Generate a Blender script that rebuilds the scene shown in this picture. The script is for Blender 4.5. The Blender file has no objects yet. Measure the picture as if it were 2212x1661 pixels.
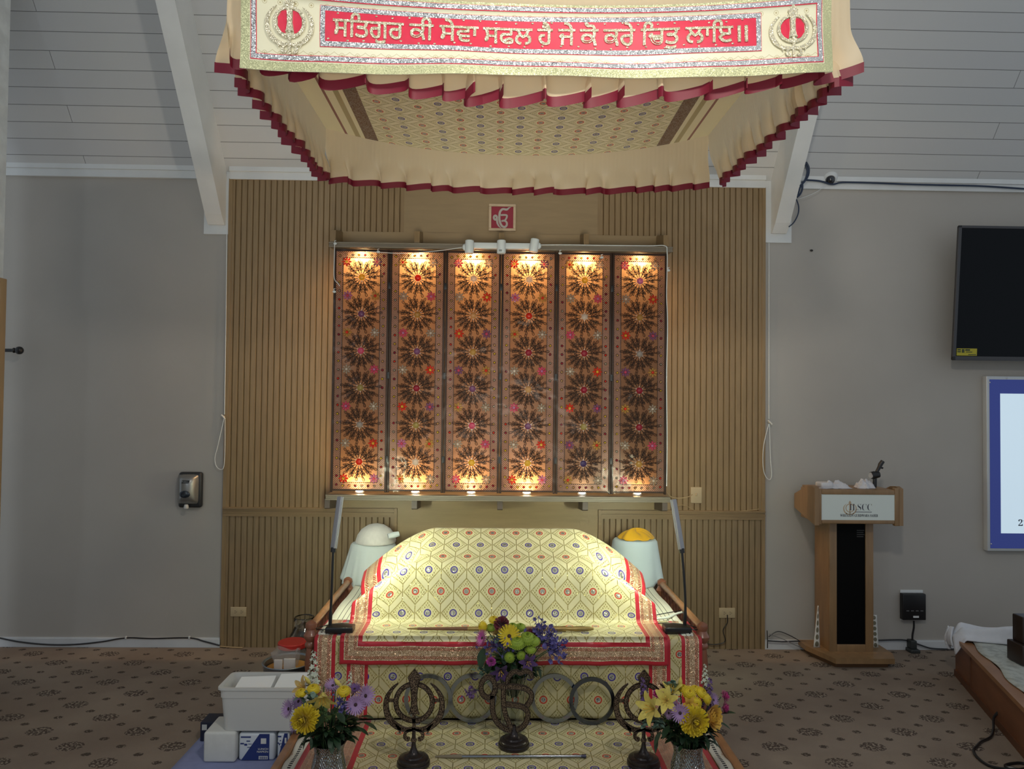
import bpy, bmesh, math, random
from mathutils import Vector as V, Matrix, noise
random.seed(7)
S = bpy.context.scene
COL = S.collection
PI = math.pi
sin, cos = math.sin, math.cos

# ---------------------------------------------------------------- camera
F, HC = 1600.0, 1.55
PITCH, YAW, ROLL = .0247, .0214, .0104
fw = V((sin(YAW)*cos(PITCH), cos(YAW)*cos(PITCH), sin(PITCH)))
r0 = V((cos(YAW), -sin(YAW), 0)); u0 = r0.cross(fw)
RT = r0*cos(ROLL) + u0*sin(ROLL); UP = u0*cos(ROLL) - r0*sin(ROLL)
cd = bpy.data.cameras.new('camera'); cam = bpy.data.objects.new('camera', cd); COL.objects.link(cam)
m = Matrix((RT, UP, -fw)).transposed().to_4x4(); m.translation = (0, 0, HC); cam.matrix_world = m
cd.sensor_width = 36; cd.lens = 36*F/2212; cd.clip_start = .05
S.camera = cam

def ray(px, py): return fw + RT*((px-1106)/F) - UP*((py-830.5)/F)
def aty(px, py, Y):
    d = ray(px, py); return V((0, 0, HC)) + d*(Y/d.y)
def atz(px, py, Z):
    d = ray(px, py); return V((0, 0, HC)) + d*((Z-HC)/d.z)

# ---------------------------------------------------------------- materials
def lin(c):
    return tuple(((x/255)/12.92 if x/255 <= .04045 else ((x/255+.055)/1.055)**2.4) for x in c)
MATS = {}
def newmat(name):
    mt = bpy.data.materials.new(name); mt.use_nodes = True; MATS[name] = mt
    return mt, mt.node_tree, mt.node_tree.nodes['Principled BSDF']
def M(name, rgb, rough=.6, metal=0., noise_amt=0., scale=20., bump=0., spec=None, coat=0, trans=0, emit=None, es=0, stretch=None, sheen=0):
    """plain procedural material; rgb is linear albedo"""
    if name in MATS: return MATS[name]
    mt, nt, b = newmat(name)
    b.inputs['Base Color'].default_value = (*rgb, 1); b.inputs['Roughness'].default_value = rough
    b.inputs['Metallic'].default_value = metal
    if spec is not None: b.inputs['Specular IOR Level'].default_value = spec
    if coat: b.inputs['Coat Weight'].default_value = coat
    if trans: b.inputs['Transmission Weight'].default_value = trans
    if sheen: b.inputs['Sheen Weight'].default_value = sheen
    if emit: b.inputs['Emission Color'].default_value = (*emit, 1); b.inputs['Emission Strength'].default_value = es
    if noise_amt or bump:
        tc = nt.nodes.new('ShaderNodeTexCoord'); n = nt.nodes.new('ShaderNodeTexNoise'); n.inputs['Scale'].default_value = scale
        n.inputs['Detail'].default_value = 5
        src = tc.outputs['Object']
        if stretch:
            mp = nt.nodes.new('ShaderNodeMapping'); mp.inputs['Scale'].default_value = stretch
            nt.links.new(src, mp.inputs['Vector']); src = mp.outputs['Vector']
        nt.links.new(src, n.inputs['Vector'])
        if noise_amt:
            mx = nt.nodes.new('ShaderNodeMix'); mx.data_type = 'RGBA'; mx.blend_type = 'MULTIPLY'; mx.inputs[0].default_value = 1
            mr = nt.nodes.new('ShaderNodeMapRange'); mr.inputs[1].default_value = .3; mr.inputs[2].default_value = .7
            mr.inputs[3].default_value = 1-noise_amt; mr.inputs[4].default_value = 1+noise_amt
            nt.links.new(n.outputs['Fac'], mr.inputs[0])
            mx.inputs[6].default_value = (*rgb, 1); nt.links.new(mr.outputs[0], mx.inputs[7]); nt.links.new(mx.outputs[2], b.inputs['Base Color'])
        if bump:
            bp = nt.nodes.new('ShaderNodeBump'); bp.inputs['Strength'].default_value = 1; bp.inputs['Distance'].default_value = bump
            nt.links.new(n.outputs['Fac'], bp.inputs['Height']); nt.links.new(bp.outputs[0], b.inputs['Normal'])
    return mt

class N:
    """scalar node expression"""
    nt = None
    def __init__(s, o): s.o = o
    @staticmethod
    def op(k, *a):
        n = N.nt.nodes.new('ShaderNodeMath'); n.operation = k
        for i, x in enumerate(a):
            if isinstance(x, N): N.nt.links.new(x.o, n.inputs[i])
            else: n.inputs[i].default_value = x
        return N(n.outputs[0])
    def __add__(a, b): return N.op('ADD', a, b)
    def __radd__(a, b): return N.op('ADD', a, b)
    def __sub__(a, b): return N.op('SUBTRACT', a, b)
    def __rsub__(a, b): return N.op('SUBTRACT', b, a)
    def __mul__(a, b): return N.op('MULTIPLY', a, b)
    def __rmul__(a, b): return N.op('MULTIPLY', a, b)
    def __truediv__(a, b): return N.op('DIVIDE', a, b)
    def __lt__(a, b): return N.op('LESS_THAN', a, b)
    def __gt__(a, b): return N.op('GREATER_THAN', a, b)
    def fr(a): return N.op('FRACT', a)
    def ab(a): return N.op('ABSOLUTE', a)
    def sq(a): return N.op('SQRT', a)
    def mn(a, b): return N.op('MINIMUM', a, b)
    def mx(a, b): return N.op('MAXIMUM', a, b)
    def between(a, lo, hi): return (a > lo)*(a < hi)
def mixc(f, a, b):
    n = N.nt.nodes.new('ShaderNodeMix'); n.data_type = 'RGBA'
    if isinstance(f, N): N.nt.links.new(f.o, n.inputs[0])
    else: n.inputs[0].default_value = f
    for k, x in ((6, a), (7, b)):
        if isinstance(x, tuple): n.inputs[k].default_value = (*x, 1)
        else: N.nt.links.new(x, n.inputs[k])
    return n.outputs[2]
def uvnodes(nt):
    N.nt = nt
    tc = nt.nodes.new('ShaderNodeTexCoord'); sp = nt.nodes.new('ShaderNodeSeparateXYZ'); nt.links.new(tc.outputs['UV'], sp.inputs[0])
    return tc, N(sp.outputs[0]), N(sp.outputs[1])

CREAM = (.80, .74, .46); RED = (.52, .02, .035); GOLD = (.66, .46, .28); OLIVE = (.40, .33, .11)
def glitter(nt, scale=260., amt=.5, coord='UV'):
    """randomly tilted facets, for sequins and metallic thread"""
    tc = nt.nodes.new('ShaderNodeTexCoord'); vo = nt.nodes.new('ShaderNodeTexVoronoi'); vo.inputs['Scale'].default_value = scale
    nt.links.new(tc.outputs[coord], vo.inputs['Vector'])
    g = nt.nodes.new('ShaderNodeNewGeometry')
    a = nt.nodes.new('ShaderNodeVectorMath'); a.operation = 'SUBTRACT'; nt.links.new(vo.outputs['Color'], a.inputs[0]); a.inputs[1].default_value = (.5, .5, .5)
    s = nt.nodes.new('ShaderNodeVectorMath'); s.operation = 'SCALE'; nt.links.new(a.outputs[0], s.inputs[0]); s.inputs['Scale'].default_value = amt*2
    d = nt.nodes.new('ShaderNodeVectorMath'); d.operation = 'ADD'; nt.links.new(g.outputs['Normal'], d.inputs[0]); nt.links.new(s.outputs[0], d.inputs[1])
    nn = nt.nodes.new('ShaderNodeVectorMath'); nn.operation = 'NORMALIZE'; nt.links.new(d.outputs[0], nn.inputs[0])
    return nn.outputs[0], vo
def rumala(name, bands, half_u, vmin=None, v_hi=None, p=.1255, q=.206, cream=CREAM, u_off=0., v_off=0.):
    """cream satin brocade: staggered diamonds with red / blue mirror rings, gold thread, border bands.
    bands: (e0, e1, kind) by distance e from the side edges (and from v = vmin / v_hi)"""
    mt, nt, b = newmat(name)
    tc, u, v = uvnodes(nt)
    def cell(ou, ov):
        a = (((u+u_off)/p + (ou+.5)).fr()-.5)*p; c = (((v+v_off)/q + (ov+.5)).fr()-.5)*q
        return a, c, a.ab()/(p*.47) + c.ab()/(q*.31), (a*a+c*c).sq()
    aA, cA, dA, rA = cell(0, 0); aB, cB, dB, rB = cell(.5, .5)
    inA = dA < 1.; inB = dB < 1.
    d = dA.mn(dB); r = rA.mn(rB)
    line = d.between(.92, 1.0)
    band2 = d.between(1.0, 1.05)
    vl = (aA.ab() < .0021)*(d > 1.) + (aB.ab() < .0021)*(d > 1.)
    # sprigs: staggered seed shapes inside the diamonds
    gu = ((u+u_off)/.0137).fr()-.5; gv = ((v+v_off)/.0206 + .25).fr()-.5
    gu2 = ((u+u_off)/.0137+.5).fr()-.5; gv2 = ((v+v_off)/.0206 + .75).fr()-.5
    dot = ((gu*gu+gv*gv*.6) < .036) + ((gu2*gu2+gv2*gv2*.6) < .036)
    sprig = dot*(d < .84)*(r > .027)
    ring = r.between(.0125, .0185); mirror = r < .0102; inner = r.between(.0102, .0125)
    no = nt.nodes.new('ShaderNodeTexNoise'); no.inputs['Scale'].default_value = 9; nt.links.new(tc.outputs['UV'], no.inputs['Vector'])
    sat = mixc(N(no.outputs['Fac']), cream, tuple(x*.86 for x in cream))
    col = mixc(d < .9, sat, tuple(x*f for x, f in zip(cream, (.93, .93, .86))))
    thread = (line+vl+sprig).mn(1.)
    col = mixc(thread, col, OLIVE)
    col = mixc(band2*.6, col, (.42, .35, .13))
    col = mixc(ring*inA, col, (.06, .04, .30)); col = mixc(ring*inB*(inA < .5), col, (.60, .05, .025))
    col = mixc(inner, col, (.62, .57, .35)); col = mixc(mirror, col, (.40, .40, .37))
    metal = (thread*.45 + mirror*.8)
    e = half_u - u.ab(); s = v
    if vmin is not None:
        ev = v - vmin; useu = e < ev
        s = v*useu + u*(1.-useu); e = e.mn(ev)
    if v_hi is not None:
        ev = v_hi - v; useu = e < ev
        s = s*useu + u*(1.-useu); e = e.mn(ev)
    for e0, e1, kind in bands:
        k = e.between(e0, e1)
        if kind == 'red': c2 = RED
        elif kind == 'gold':
            w = e1-e0; x = (e-e0)/w
            tw = (((s + e*1.0)/.0085).fr() < .45)*(x.between(.08, .30)+x.between(.70, .92))
            c2 = mixc(tw, GOLD, (.40, .06, .035))
            c2 = mixc((x < .05)+(x > .95), c2, (.75, .66, .42))
        elif kind == 'pink': c2 = mixc((((s)/.012).fr() < .2)+(((e)/.02).fr() < .15), (.56, .30, .20), (.66, .44, .28))
        elif kind == 'plain': c2 = cream
        elif kind == 'brown': c2 = (.20, .105, .055)
        elif kind == 'tan': c2 = (.45, .36, .16)
        elif kind == 'redbrown': c2 = (.25, .05, .03)
        col = mixc(k, col, c2)
        metal = metal*(1.-k) + k*({'gold': .42, 'pink': .25, 'brown': .3}.get(kind, 0.))
    nt.links.new(col, b.inputs['Base Color']); nt.links.new(metal.o, b.inputs['Metallic'])
    nrm, vo = glitter(nt)
    g = nt.nodes.new('ShaderNodeNewGeometry')
    sel = nt.nodes.new('ShaderNodeMix'); sel.data_type = 'VECTOR'
    nt.links.new((metal > .2).o, sel.inputs[0]); nt.links.new(g.outputs['Normal'], sel.inputs[4]); nt.links.new(nrm, sel.inputs[5])
    nt.links.new(sel.outputs[1], b.inputs['Normal'])
    b.inputs['Roughness'].default_value = .36; b.inputs['Sheen Weight'].default_value = .12
    return mt

# ---------------------------------------------------------------- mesh builder
ORG = {}
class MB:
    def __init__(s): s.v = []; s.f = []; s.mi = []; s.uv = []; s.cur = 0; s.X = None
    def pt(s, p, uv=(0, 0)):
        p = V(p)
        if s.X is not None: p = s.X @ p
        s.v.append(p); s.uv.append(uv); return len(s.v)-1
    def face(s, idx): s.f.append(tuple(idx)); s.mi.append(s.cur)
    def quad(s, a, b, c, d):
        s.face([s.pt(x) for x in (a, b, c, d)])
    def box(s, lo, hi, bev=0.):
        x0, y0, z0 = lo; x1, y1, z1 = hi
        if bev <= 0:
            i = [s.pt(p) for p in ((x0, y0, z0), (x1, y0, z0), (x1, y1, z0), (x0, y1, z0), (x0, y0, z1), (x1, y0, z1), (x1, y1, z1), (x0, y1, z1))]
            for q in ((0, 3, 2, 1), (4, 5, 6, 7), (0, 1, 5, 4), (1, 2, 6, 5), (2, 3, 7, 6), (3, 0, 4, 7)): s.face([i[k] for k in q])
            return
        b = min(bev, .45*min(x1-x0, y1-y0, z1-z0))
        # rounded-rectangle rings stacked in z
        def ring(z, ins):
            out = []
            for cx, cy, a0 in ((x1-b, y1-b, 0), (x0+b, y1-b, 90), (x0+b, y0+b, 180), (x1-b, y0+b, 270)):
                for k in range(4):
                    a = math.radians(a0+k*30); out.append(s.pt((cx+(b-ins)*cos(a), cy+(b-ins)*sin(a), z)))
            return out
        rs = []
        for k in range(4):
            a = k*PI/6; rs.append(ring(z0+b-b*cos(a), b-b*sin(a)))
        for k in range(3, -1, -1):
            a = k*PI/6; rs.append(ring(z1-b+b*cos(a), b-b*sin(a)))
        for A, B in zip(rs, rs[1:]):
            n = len(A)
            for k in range(n): s.face((A[k], A[(k+1) % n], B[(k+1) % n], B[k]))
        s.face(rs[0][::-1]); s.face(rs[-1])
    def tube(s, path, r, n=8, caps=True, uvs=False):
        path = [V(p) for p in path]; L = len(path)
        rr = r if isinstance(r, (list, tuple)) else [r]*L
        t = (path[1]-path[0]).normalized(); ref = V((0, 0, 1)) if abs(t.z) < .9 else V((1, 0, 0))
        a = t.cross(ref).normalized(); rings = []; acc = 0
        for i, p in enumerate(path):
            if i: acc += (path[i]-path[i-1]).length
            t2 = ((path[min(i+1, L-1)]-path[i]).normalized() + (path[i]-path[max(i-1, 0)]).normalized())
            if t2.length < 1e-6: t2 = t
            t2.normalize(); a = (a - t2*a.dot(t2))
            if a.length < 1e-6: a = t2.orthogonal()
            a.normalize(); b = t2.cross(a)
            rings.append([s.pt(p + (a*cos(2*PI*k/n)+b*sin(2*PI*k/n))*rr[i], (k/n, acc)) for k in range(n)])
        for A, B in zip(rings, rings[1:]):
            for k in range(n): s.face((A[k], A[(k+1) % n], B[(k+1) % n], B[k]))
        if caps: s.face(rings[0][::-1]); s.face(rings[-1])
    def cyl(s, a, b, r, n=16, r2=None): s.tube([a, b], [r, r if r2 is None else r2], n)
    def lathe(s, prof, n=24, c=(0, 0, 0), closed=True):
        c = V(c); rings = []
        for r, z in prof:
            rings.append([s.pt(c+V((r*cos(2*PI*k/n), r*sin(2*PI*k/n), z)), (k/n, z)) for k in range(n)])
        for A, B in zip(rings, rings[1:]):
            for k in range(n): s.face((A[k], A[(k+1) % n], B[(k+1) % n], B[k]))
        if closed:
            s.face(rings[0][::-1]); s.face(rings[-1])
    def grid(s, fn, nu, nv, thick=None):
        """fn(i/nu, j/nv) -> (point, uv)"""
        I = []
        for j in range(nv+1):
            row = []
            for i in range(nu+1):
                p, uv = fn(i/nu, j/nv); row.append(s.pt(p, uv))
            I.append(row)
        for j in range(nv):
            for i in range(nu): s.face((I[j][i], I[j][i+1], I[j+1][i+1], I[j+1][i]))
        return I
    def sphere(s, c, r, n=12, m=8, sq=(1, 1, 1)):
        c = V(c)
        top = s.pt(c+V((0, 0, r*sq[2]))); bot = s.pt(c-V((0, 0, r*sq[2]))); rings = []
        for j in range(1, m):
            t = PI*j/m
            rings.append([s.pt(c+V((r*sq[0]*sin(t)*cos(2*PI*k/n), r*sq[1]*sin(t)*sin(2*PI*k/n), r*sq[2]*cos(t)))) for k in range(n)])
        for A, B in zip(rings, rings[1:]):
            for k in range(n): s.face((A[k], B[k], B[(k+1) % n], A[(k+1) % n]))
        for k in range(n):
            s.face((top, rings[0][k], rings[0][(k+1) % n])); s.face((bot, rings[-1][(k+1) % n], rings[-1][k]))
    def prism(s, poly, fn, d):
        """2-D polygon pushed through fn(x, y, depth)"""
        A = [s.pt(fn(x, y, 0)) for x, y in poly]; B = [s.pt(fn(x, y, d)) for x, y in poly]
        s.face(B); s.face(A[::-1]); n = len(A)
        for k in range(n): s.face((A[k], A[(k+1) % n], B[(k+1) % n], B[k]))
    def stroke(s, pts, w, fn, d, closed=False):
        """flat stroke of width w (scalar or list) along 2-D points, smoothed"""
        pts, ws = smooth2(pts, w, closed)
        n = len(pts); Lf = []; Rg = []
        for i in range(n):
            a = pts[(i-1) % n] if (closed or i) else pts[0]; b = pts[(i+1) % n] if (closed or i < n-1) else pts[-1]
            tx, ty = b[0]-a[0], b[1]-a[1]; l = math.hypot(tx, ty) or 1; nx, ny = -ty/l*ws[i]/2, tx/l*ws[i]/2
            Lf.append((pts[i][0]+nx, pts[i][1]+ny)); Rg.append((pts[i][0]-nx, pts[i][1]-ny))
        q = [[s.pt(fn(*P, dd)) for P in side] for side in (Lf, Rg) for dd in (0, d)]
        la, lb, ra, rb = q
        rng = range(n) if closed else range(n-1)
        for i in rng:
            j = (i+1) % n
            s.face((rb[i], rb[j], lb[j], lb[i])); s.face((la[i], la[j], ra[j], ra[i]))
            s.face((lb[i], lb[j], la[j], la[i])); s.face((ra[i], ra[j], rb[j], rb[i]))
        s.last = (Lf, Rg)
        if not closed:
            s.face((la[0], ra[0], rb[0], lb[0])); s.face((lb[-1], rb[-1], ra[-1], la[-1]))
    def add_mesh(s, vs, fs, fn):
        i0 = len(s.v)
        for p in vs: s.pt(fn(*p))
        for f in fs: s.face([i0+k for k in f])
    def build(s, name, mats, parent=None, smooth=True, solid=0., sub=0):
        me = bpy.data.meshes.new(name)
        o0 = ORG.get(parent, V((0, 0, 0))) if parent is not None else V((0, 0, 0))
        me.from_pydata([p-o0 for p in s.v], [], s.f)
        if not isinstance(mats, (list, tuple)): mats = [mats]
        for mt in mats: me.materials.append(mt)
        if len(mats) > 1: me.polygons.foreach_set('material_index', s.mi)
        uvl = me.uv_layers.new(name='UVMap')
        for l in me.loops: uvl.data[l.index].uv = s.uv[l.vertex_index]
        me.update()
        o = bpy.data.objects.new(name, me); COL.objects.link(o)
        if smooth:
            me.polygons.foreach_set('use_smooth', [True]*len(me.polygons))
            try: me.set_sharp_from_angle(angle=math.radians(40))
            except Exception: pass
        if solid:
            md = o.modifiers.new('thickness', 'SOLIDIFY'); md.thickness = solid; md.offset = 0
        if sub:
            md = o.modifiers.new('subd', 'SUBSURF'); md.levels = sub; md.render_levels = sub
        if parent is not None: o.parent = parent; ORG[o] = o0
        return o
def smooth2(pts, w, closed, k=5):
    n = len(pts); ws = w if isinstance(w, (list, tuple)) else [w]*n
    out = []; ow = []
    segs = n if closed else n-1
    g = lambda i: pts[i % n] if closed else pts[max(0, min(n-1, i))]
    for i in range(segs):
        p0, p1, p2, p3 = g(i-1), g(i), g(i+1), g(i+2)
        for j in range(k):
            t = j/k
            out.append(tuple(.5*(2*b + (c-a)*t + (2*a-5*b+4*c-d)*t*t + (-a+3*b-3*c+d)*t**3) for a, b, c, d in zip(p0, p1, p2, p3)))
            ow.append(ws[i]*(1-t)+ws[(i+1) % n]*t)
    if not closed: out.append(tuple(pts[-1])); ow.append(ws[-1])
    return out, ow
def smooth3(pts, k=6):
    return [V(p) for p in smooth2([tuple(p) for p in pts], 1, False, k)[0]]
def tag(o, label, cat, group=None, kind=None):
    o['label'] = label; o['category'] = cat
    if group: o['group'] = group
    if kind: o['kind'] = kind
    return o
def thing(name, label, cat, loc, group=None):
    o = bpy.data.objects.new(name, None); COL.objects.link(o); o.location = loc; o.empty_display_size = .05
    ORG[o] = V(loc); return tag(o, label, cat, group)
def struct(o): o['kind'] = 'structure'; return o
def dup(root, loc, label=None):
    r = root.copy(); COL.objects.link(r); r.location = loc
    if label: r['label'] = label
    for ch in list(root.children):
        c = ch.copy(); COL.objects.link(c); c.parent = r
        for g in list(ch.children):
            d = g.copy(); COL.objects.link(d); d.parent = c
    return r
def text_mesh(body, offset=0., res=3):
    c = bpy.data.curves.new('lettering', 'FONT'); c.body = body; c.resolution_u = res; c.offset = offset
    o = bpy.data.objects.new('lettering', c); COL.objects.link(o); bpy.context.view_layer.update()
    me = bpy.data.meshes.new_from_object(o.evaluated_get(bpy.context.evaluated_depsgraph_get()))
    vs = [(v.co.x, v.co.y) for v in me.vertices]; fs = [tuple(p.vertices) for p in me.polygons]
    bpy.data.objects.remove(o); bpy.data.curves.remove(c); bpy.data.meshes.remove(me)
    return vs, fs
def contours(body):
    """outline loops of one character"""
    c = bpy.data.curves.new('lettering', 'FONT'); c.body = body; c.resolution_u = 3; c.fill_mode = 'NONE'
    o = bpy.data.objects.new('lettering', c); COL.objects.link(o); bpy.context.view_layer.update()
    me = bpy.data.meshes.new_from_object(o.evaluated_get(bpy.context.evaluated_depsgraph_get()))
    nb = {}
    for e in me.edges:
        a, b = e.vertices; nb.setdefault(a, []).append(b); nb.setdefault(b, []).append(a)
    seen = set(); loops = []
    for s in nb:
        if s in seen: continue
        lp = [s]; seen.add(s); cur = s
        while True:
            nx = [q for q in nb[cur] if q not in seen]
            if not nx: break
            cur = nx[0]; seen.add(cur); lp.append(cur)
        if len(lp) > 2: loops.append([(me.vertices[k].co.x, me.vertices[k].co.y) for k in lp])
    w = max((v.co.x for v in me.vertices), default=0)
    bpy.data.objects.remove(o); bpy.data.curves.remove(c); bpy.data.meshes.remove(me)
    return loops, w
def area2(l): return sum(a[0]*b[1]-b[0]*a[1] for a, b in zip(l, l[1:]+l[:1]))
def inside(p, l):
    r = False
    for (x0, y0), (x1, y1) in zip(l, l[1:]+l[:1]):
        if (y0 > p[1]) != (y1 > p[1]) and p[0] < x0+(p[1]-y0)/(y1-y0)*(x1-x0): r = not r
    return r
def fill_loops(loops):
    """[(verts, faces)] - every outer contour filled on its own, so overlapping strokes do not cancel"""
    big = max(loops, key=lambda l: abs(area2(l))); sg = area2(big) > 0
    outs = [l for l in loops if (area2(l) > 0) == sg]; holes = [l for l in loops if (area2(l) > 0) != sg]; res = []
    for o_ in outs:
        bm = bmesh.new(); hs = [h for h in holes if inside(h[0], o_) and not any(q is not o_ and inside(h[0], q) and abs(area2(q)) < abs(area2(o_)) for q in outs)]
        for l in [o_]+hs:
            vv = [bm.verts.new((x, y, 0)) for x, y in l]
            for a, b in zip(vv, vv[1:]+vv[:1]): bm.edges.new((a, b))
        bmesh.ops.triangle_fill(bm, use_beauty=True, use_dissolve=False, edges=bm.edges[:])
        bm.verts.index_update(); res.append(([(v.co.x, v.co.y) for v in bm.verts], [[v.index for v in f.verts] for f in bm.faces])); bm.free()
    return res
def put_text(mb, body, x0, x1, y0, y1, fn, offset=0., d=.001, keep=False):
    """lettering scaled into the box x0..x1, y0..y1 (keep: own aspect, centred)"""
    vs, fs = text_mesh(body, offset)
    ax, bx = min(p[0] for p in vs), max(p[0] for p in vs); ay, by = min(p[1] for p in vs), max(p[1] for p in vs)
    sx, sy = (x1-x0)/(bx-ax), (y1-y0)/(by-ay)
    mb.add_mesh([(x0+(x-ax)*sx, y0+(y-ay)*sy, d) for x, y in vs], fs, fn)

WY = 4.727                      # back wall plane
PXL, PXR, PZT = -1.705, 1.722, 2.957
# ---------------------------------------------------------------- setting
wall_m = M('wall_paint', (.41, .385, .35), .75, noise_amt=.03, scale=3)
white_paint = M('white_paint', (.66, .68, .68), .6, noise_amt=.05, scale=6)
def mat_ceiling():
    mt, nt, b = newmat('painted_boards')
    tc = nt.nodes.new('ShaderNodeTexCoord'); br = nt.nodes.new('ShaderNodeTexBrick')
    nt.links.new(tc.outputs['UV'], br.inputs['Vector'])
    br.inputs['Color1'].default_value = (.53, .54, .54, 1); br.inputs['Color2'].default_value = (.50, .51, .52, 1)
    br.inputs['Mortar'].default_value = (.16, .16, .16, 1)
    br.inputs['Scale'].default_value = 1; br.inputs['Mortar Size'].default_value = .0016; br.inputs['Mortar Smooth'].default_value = .1
    br.inputs['Brick Width'].default_value = 1.9; br.inputs['Row Height'].default_value = .1022; br.offset = .37; br.offset_frequency = 3
    nt.links.new(br.outputs['Color'], b.inputs['Base Color']); b.inputs['Roughness'].default_value = .6
    bp = nt.nodes.new('ShaderNodeBump'); bp.inputs['Distance'].default_value = .003; bp.invert = True
    nt.links.new(br.outputs['Fac'], bp.inputs['Height']); nt.links.new(bp.outputs[0], b.inputs['Normal'])
    return mt
def mat_carpet():
    mt, nt, b = newmat('medallion_carpet')
    tc = nt.nodes.new('ShaderNodeTexCoord'); N.nt = nt; sp = nt.nodes.new('ShaderNodeSeparateXYZ'); nt.links.new(tc.outputs['Object'], sp.inputs[0])
    x, y = N(sp.outputs[0]), N(sp.outputs[1])
    def cell(px, py, ox, oy):
        a = ((x-ox)/px + .5); c = ((y-oy)/py + .5)
        return (a.fr()-.5)*px, (c.fr()-.5)*py
    no = nt.nodes.new('ShaderNodeTexNoise'); no.inputs['Scale'].default_value = 85; nt.links.new(tc.outputs['Object'], no.inputs['Vector'])
    no2 = nt.nodes.new('ShaderNodeTexNoise'); no2.inputs['Scale'].default_value = 2.2; no2.inputs['Detail'].default_value = 6; nt.links.new(tc.outputs['Object'], no2.inputs['Vector'])
    no3 = nt.nodes.new('ShaderNodeTexNoise'); no3.inputs['Scale'].default_value = 400; nt.links.new(tc.outputs['Object'], no3.inputs['Vector'])
    f, f2, f3 = N(no.outputs['Fac']), N(no2.outputs['Fac']), N(no3.outputs['Fac'])
    col = mixc((f2-.35)*3.0, (.27, .21, .165), (.36, .29, .228))
    col = mixc(f3*.35, col, (.18, .14, .11))
    rr = None
    for ox, oy in ((-2.333, 4.588), (-2.107, 4.437)):
        a, c = cell(.452, .302, ox, oy); r = (a*a*.85+c*c*1.5).sq(); rr = r if rr is None else rr.mn(r)
    ss = None
    for ox, oy in ((-2.107, 4.588), (-2.333, 4.437)):
        a, c = cell(.452, .302, ox, oy); r = (a*a+c*c*1.6).sq(); ss = r if ss is None else ss.mn(r)
    a, c = cell(.226, .151, -2.22, 4.512); ss = ss.mn((a*a+c*c*1.6).sq())
    jit = (f-.5)*.03
    med = (rr+jit) < .053
    col = mixc(med*.8, col, (.06, .042, .036))
    col = mixc((f > .53)*med, col, (.34, .28, .22))
    col = mixc(((ss+jit) < .021)*(f > .42)*.85, col, (.06, .045, .036))
    nt.links.new(col, b.inputs['Base Color']); b.inputs['Roughness'].default_value = .95; b.inputs['Specular IOR Level'].default_value = .1
    bp = nt.nodes.new('ShaderNodeBump'); bp.inputs['Distance'].default_value = .003; nt.links.new(no3.outputs['Fac'], bp.inputs['Height']); nt.links.new(bp.outputs[0], b.inputs['Normal'])
    return mt
mb = MB(); mb.box((-3.9, -.6, -.1), (4.6, WY+.1, 0)); struct(mb.build('floor', mat_carpet(), smooth=False))
mb = MB(); mb.box((-3.9, WY, -.1), (4.6, WY+.1, 3.06)); struct(mb.build('wall_back', wall_m, smooth=False))
# sloping boarded ceiling
CS = math.radians(52.5); CZ0 = 2.985
def ceilpt(x, s, off=0): return (x, WY - s*cos(CS) - off*sin(CS), CZ0 + s*sin(CS) - off*cos(CS))
mb = MB()
def cf(u, v):
    x = -3.9+8.5*u; s = -.05+6.6*v; return ceilpt(x, s), (x, s-.005)
mb.grid(cf, 2, 2); struct(mb.build('ceiling', mat_ceiling(), smooth=False, solid=0))
# white crown boards between the beams
def rafter(name, xa, xb):
    mb = MB()
    d = .175
    pa = [ceilpt(0, -.02), ceilpt(0, 6.4), ceilpt(0, 6.4, d)]
    # bottom edge ends vertically just in front of the wall
    poly = [(p[1], p[2]) for p in pa]
    # lower face: at y = WY-.01 it meets z = 2.655
    yb = WY-.012
    poly += [(yb-.075, 2.657+.075*math.tan(CS)*.55), (yb-.02, 2.657), (yb, 2.657)]
    mb.prism(poly, lambda y, z, dd: (xa+dd, y, z), xb-xa)
    return struct(mb.build(name, white_paint, smooth=False))
rafter('trim_1', -1.832, -1.728); rafter('trim_2', 1.761, 1.856)
mb = MB(); mb.box((-1.865, WY-.012, 2.60), (-1.706, WY, 3.0)); struct(mb.build('trim_3', white_paint, smooth=False))
mb = MB(); mb.box((1.723, WY-.012, 2.60), (1.895, WY, 3.0)); struct(mb.build('trim_4', white_paint, smooth=False))
for n, a, b_ in (('trim_5', -3.9, -1.866), ('trim_6', -1.705, 1.722), ('trim_7', 1.896, 4.6)):
    mb = MB(); mb.box((a, WY-.022, 2.952), (b_, WY, 3.03)); mb.box((a, WY-.034, 3.0), (b_, WY, 3.05)); struct(mb.build(n, white_paint, smooth=False))
for n, a, b_ in (('baseboard_left', -3.9, PXL-.002), ('baseboard_right', PXR+.004, 4.6)):
    mb = MB(); mb.box((a, WY-.016, 0), (b_, WY, .052)); mb.box((a, WY-.011, .052), (b_, WY, .058)); struct(mb.build(n, M('baseboard_white', (.60, .62, .64), .5, noise_amt=.05, scale=9), smooth=False))
# end of the left-hand wall, nearer the camera
lx = aty(15, 300, 3.95).x
mb = MB(); mb.box((lx-.45, -.6, -.05), (lx, 3.95, 5.2)); struct(mb.build('wall_left', M('rough_white_plaster', (.66, .69, .69), .8, noise_amt=.1, scale=14, bump=.006), smooth=False))
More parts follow.
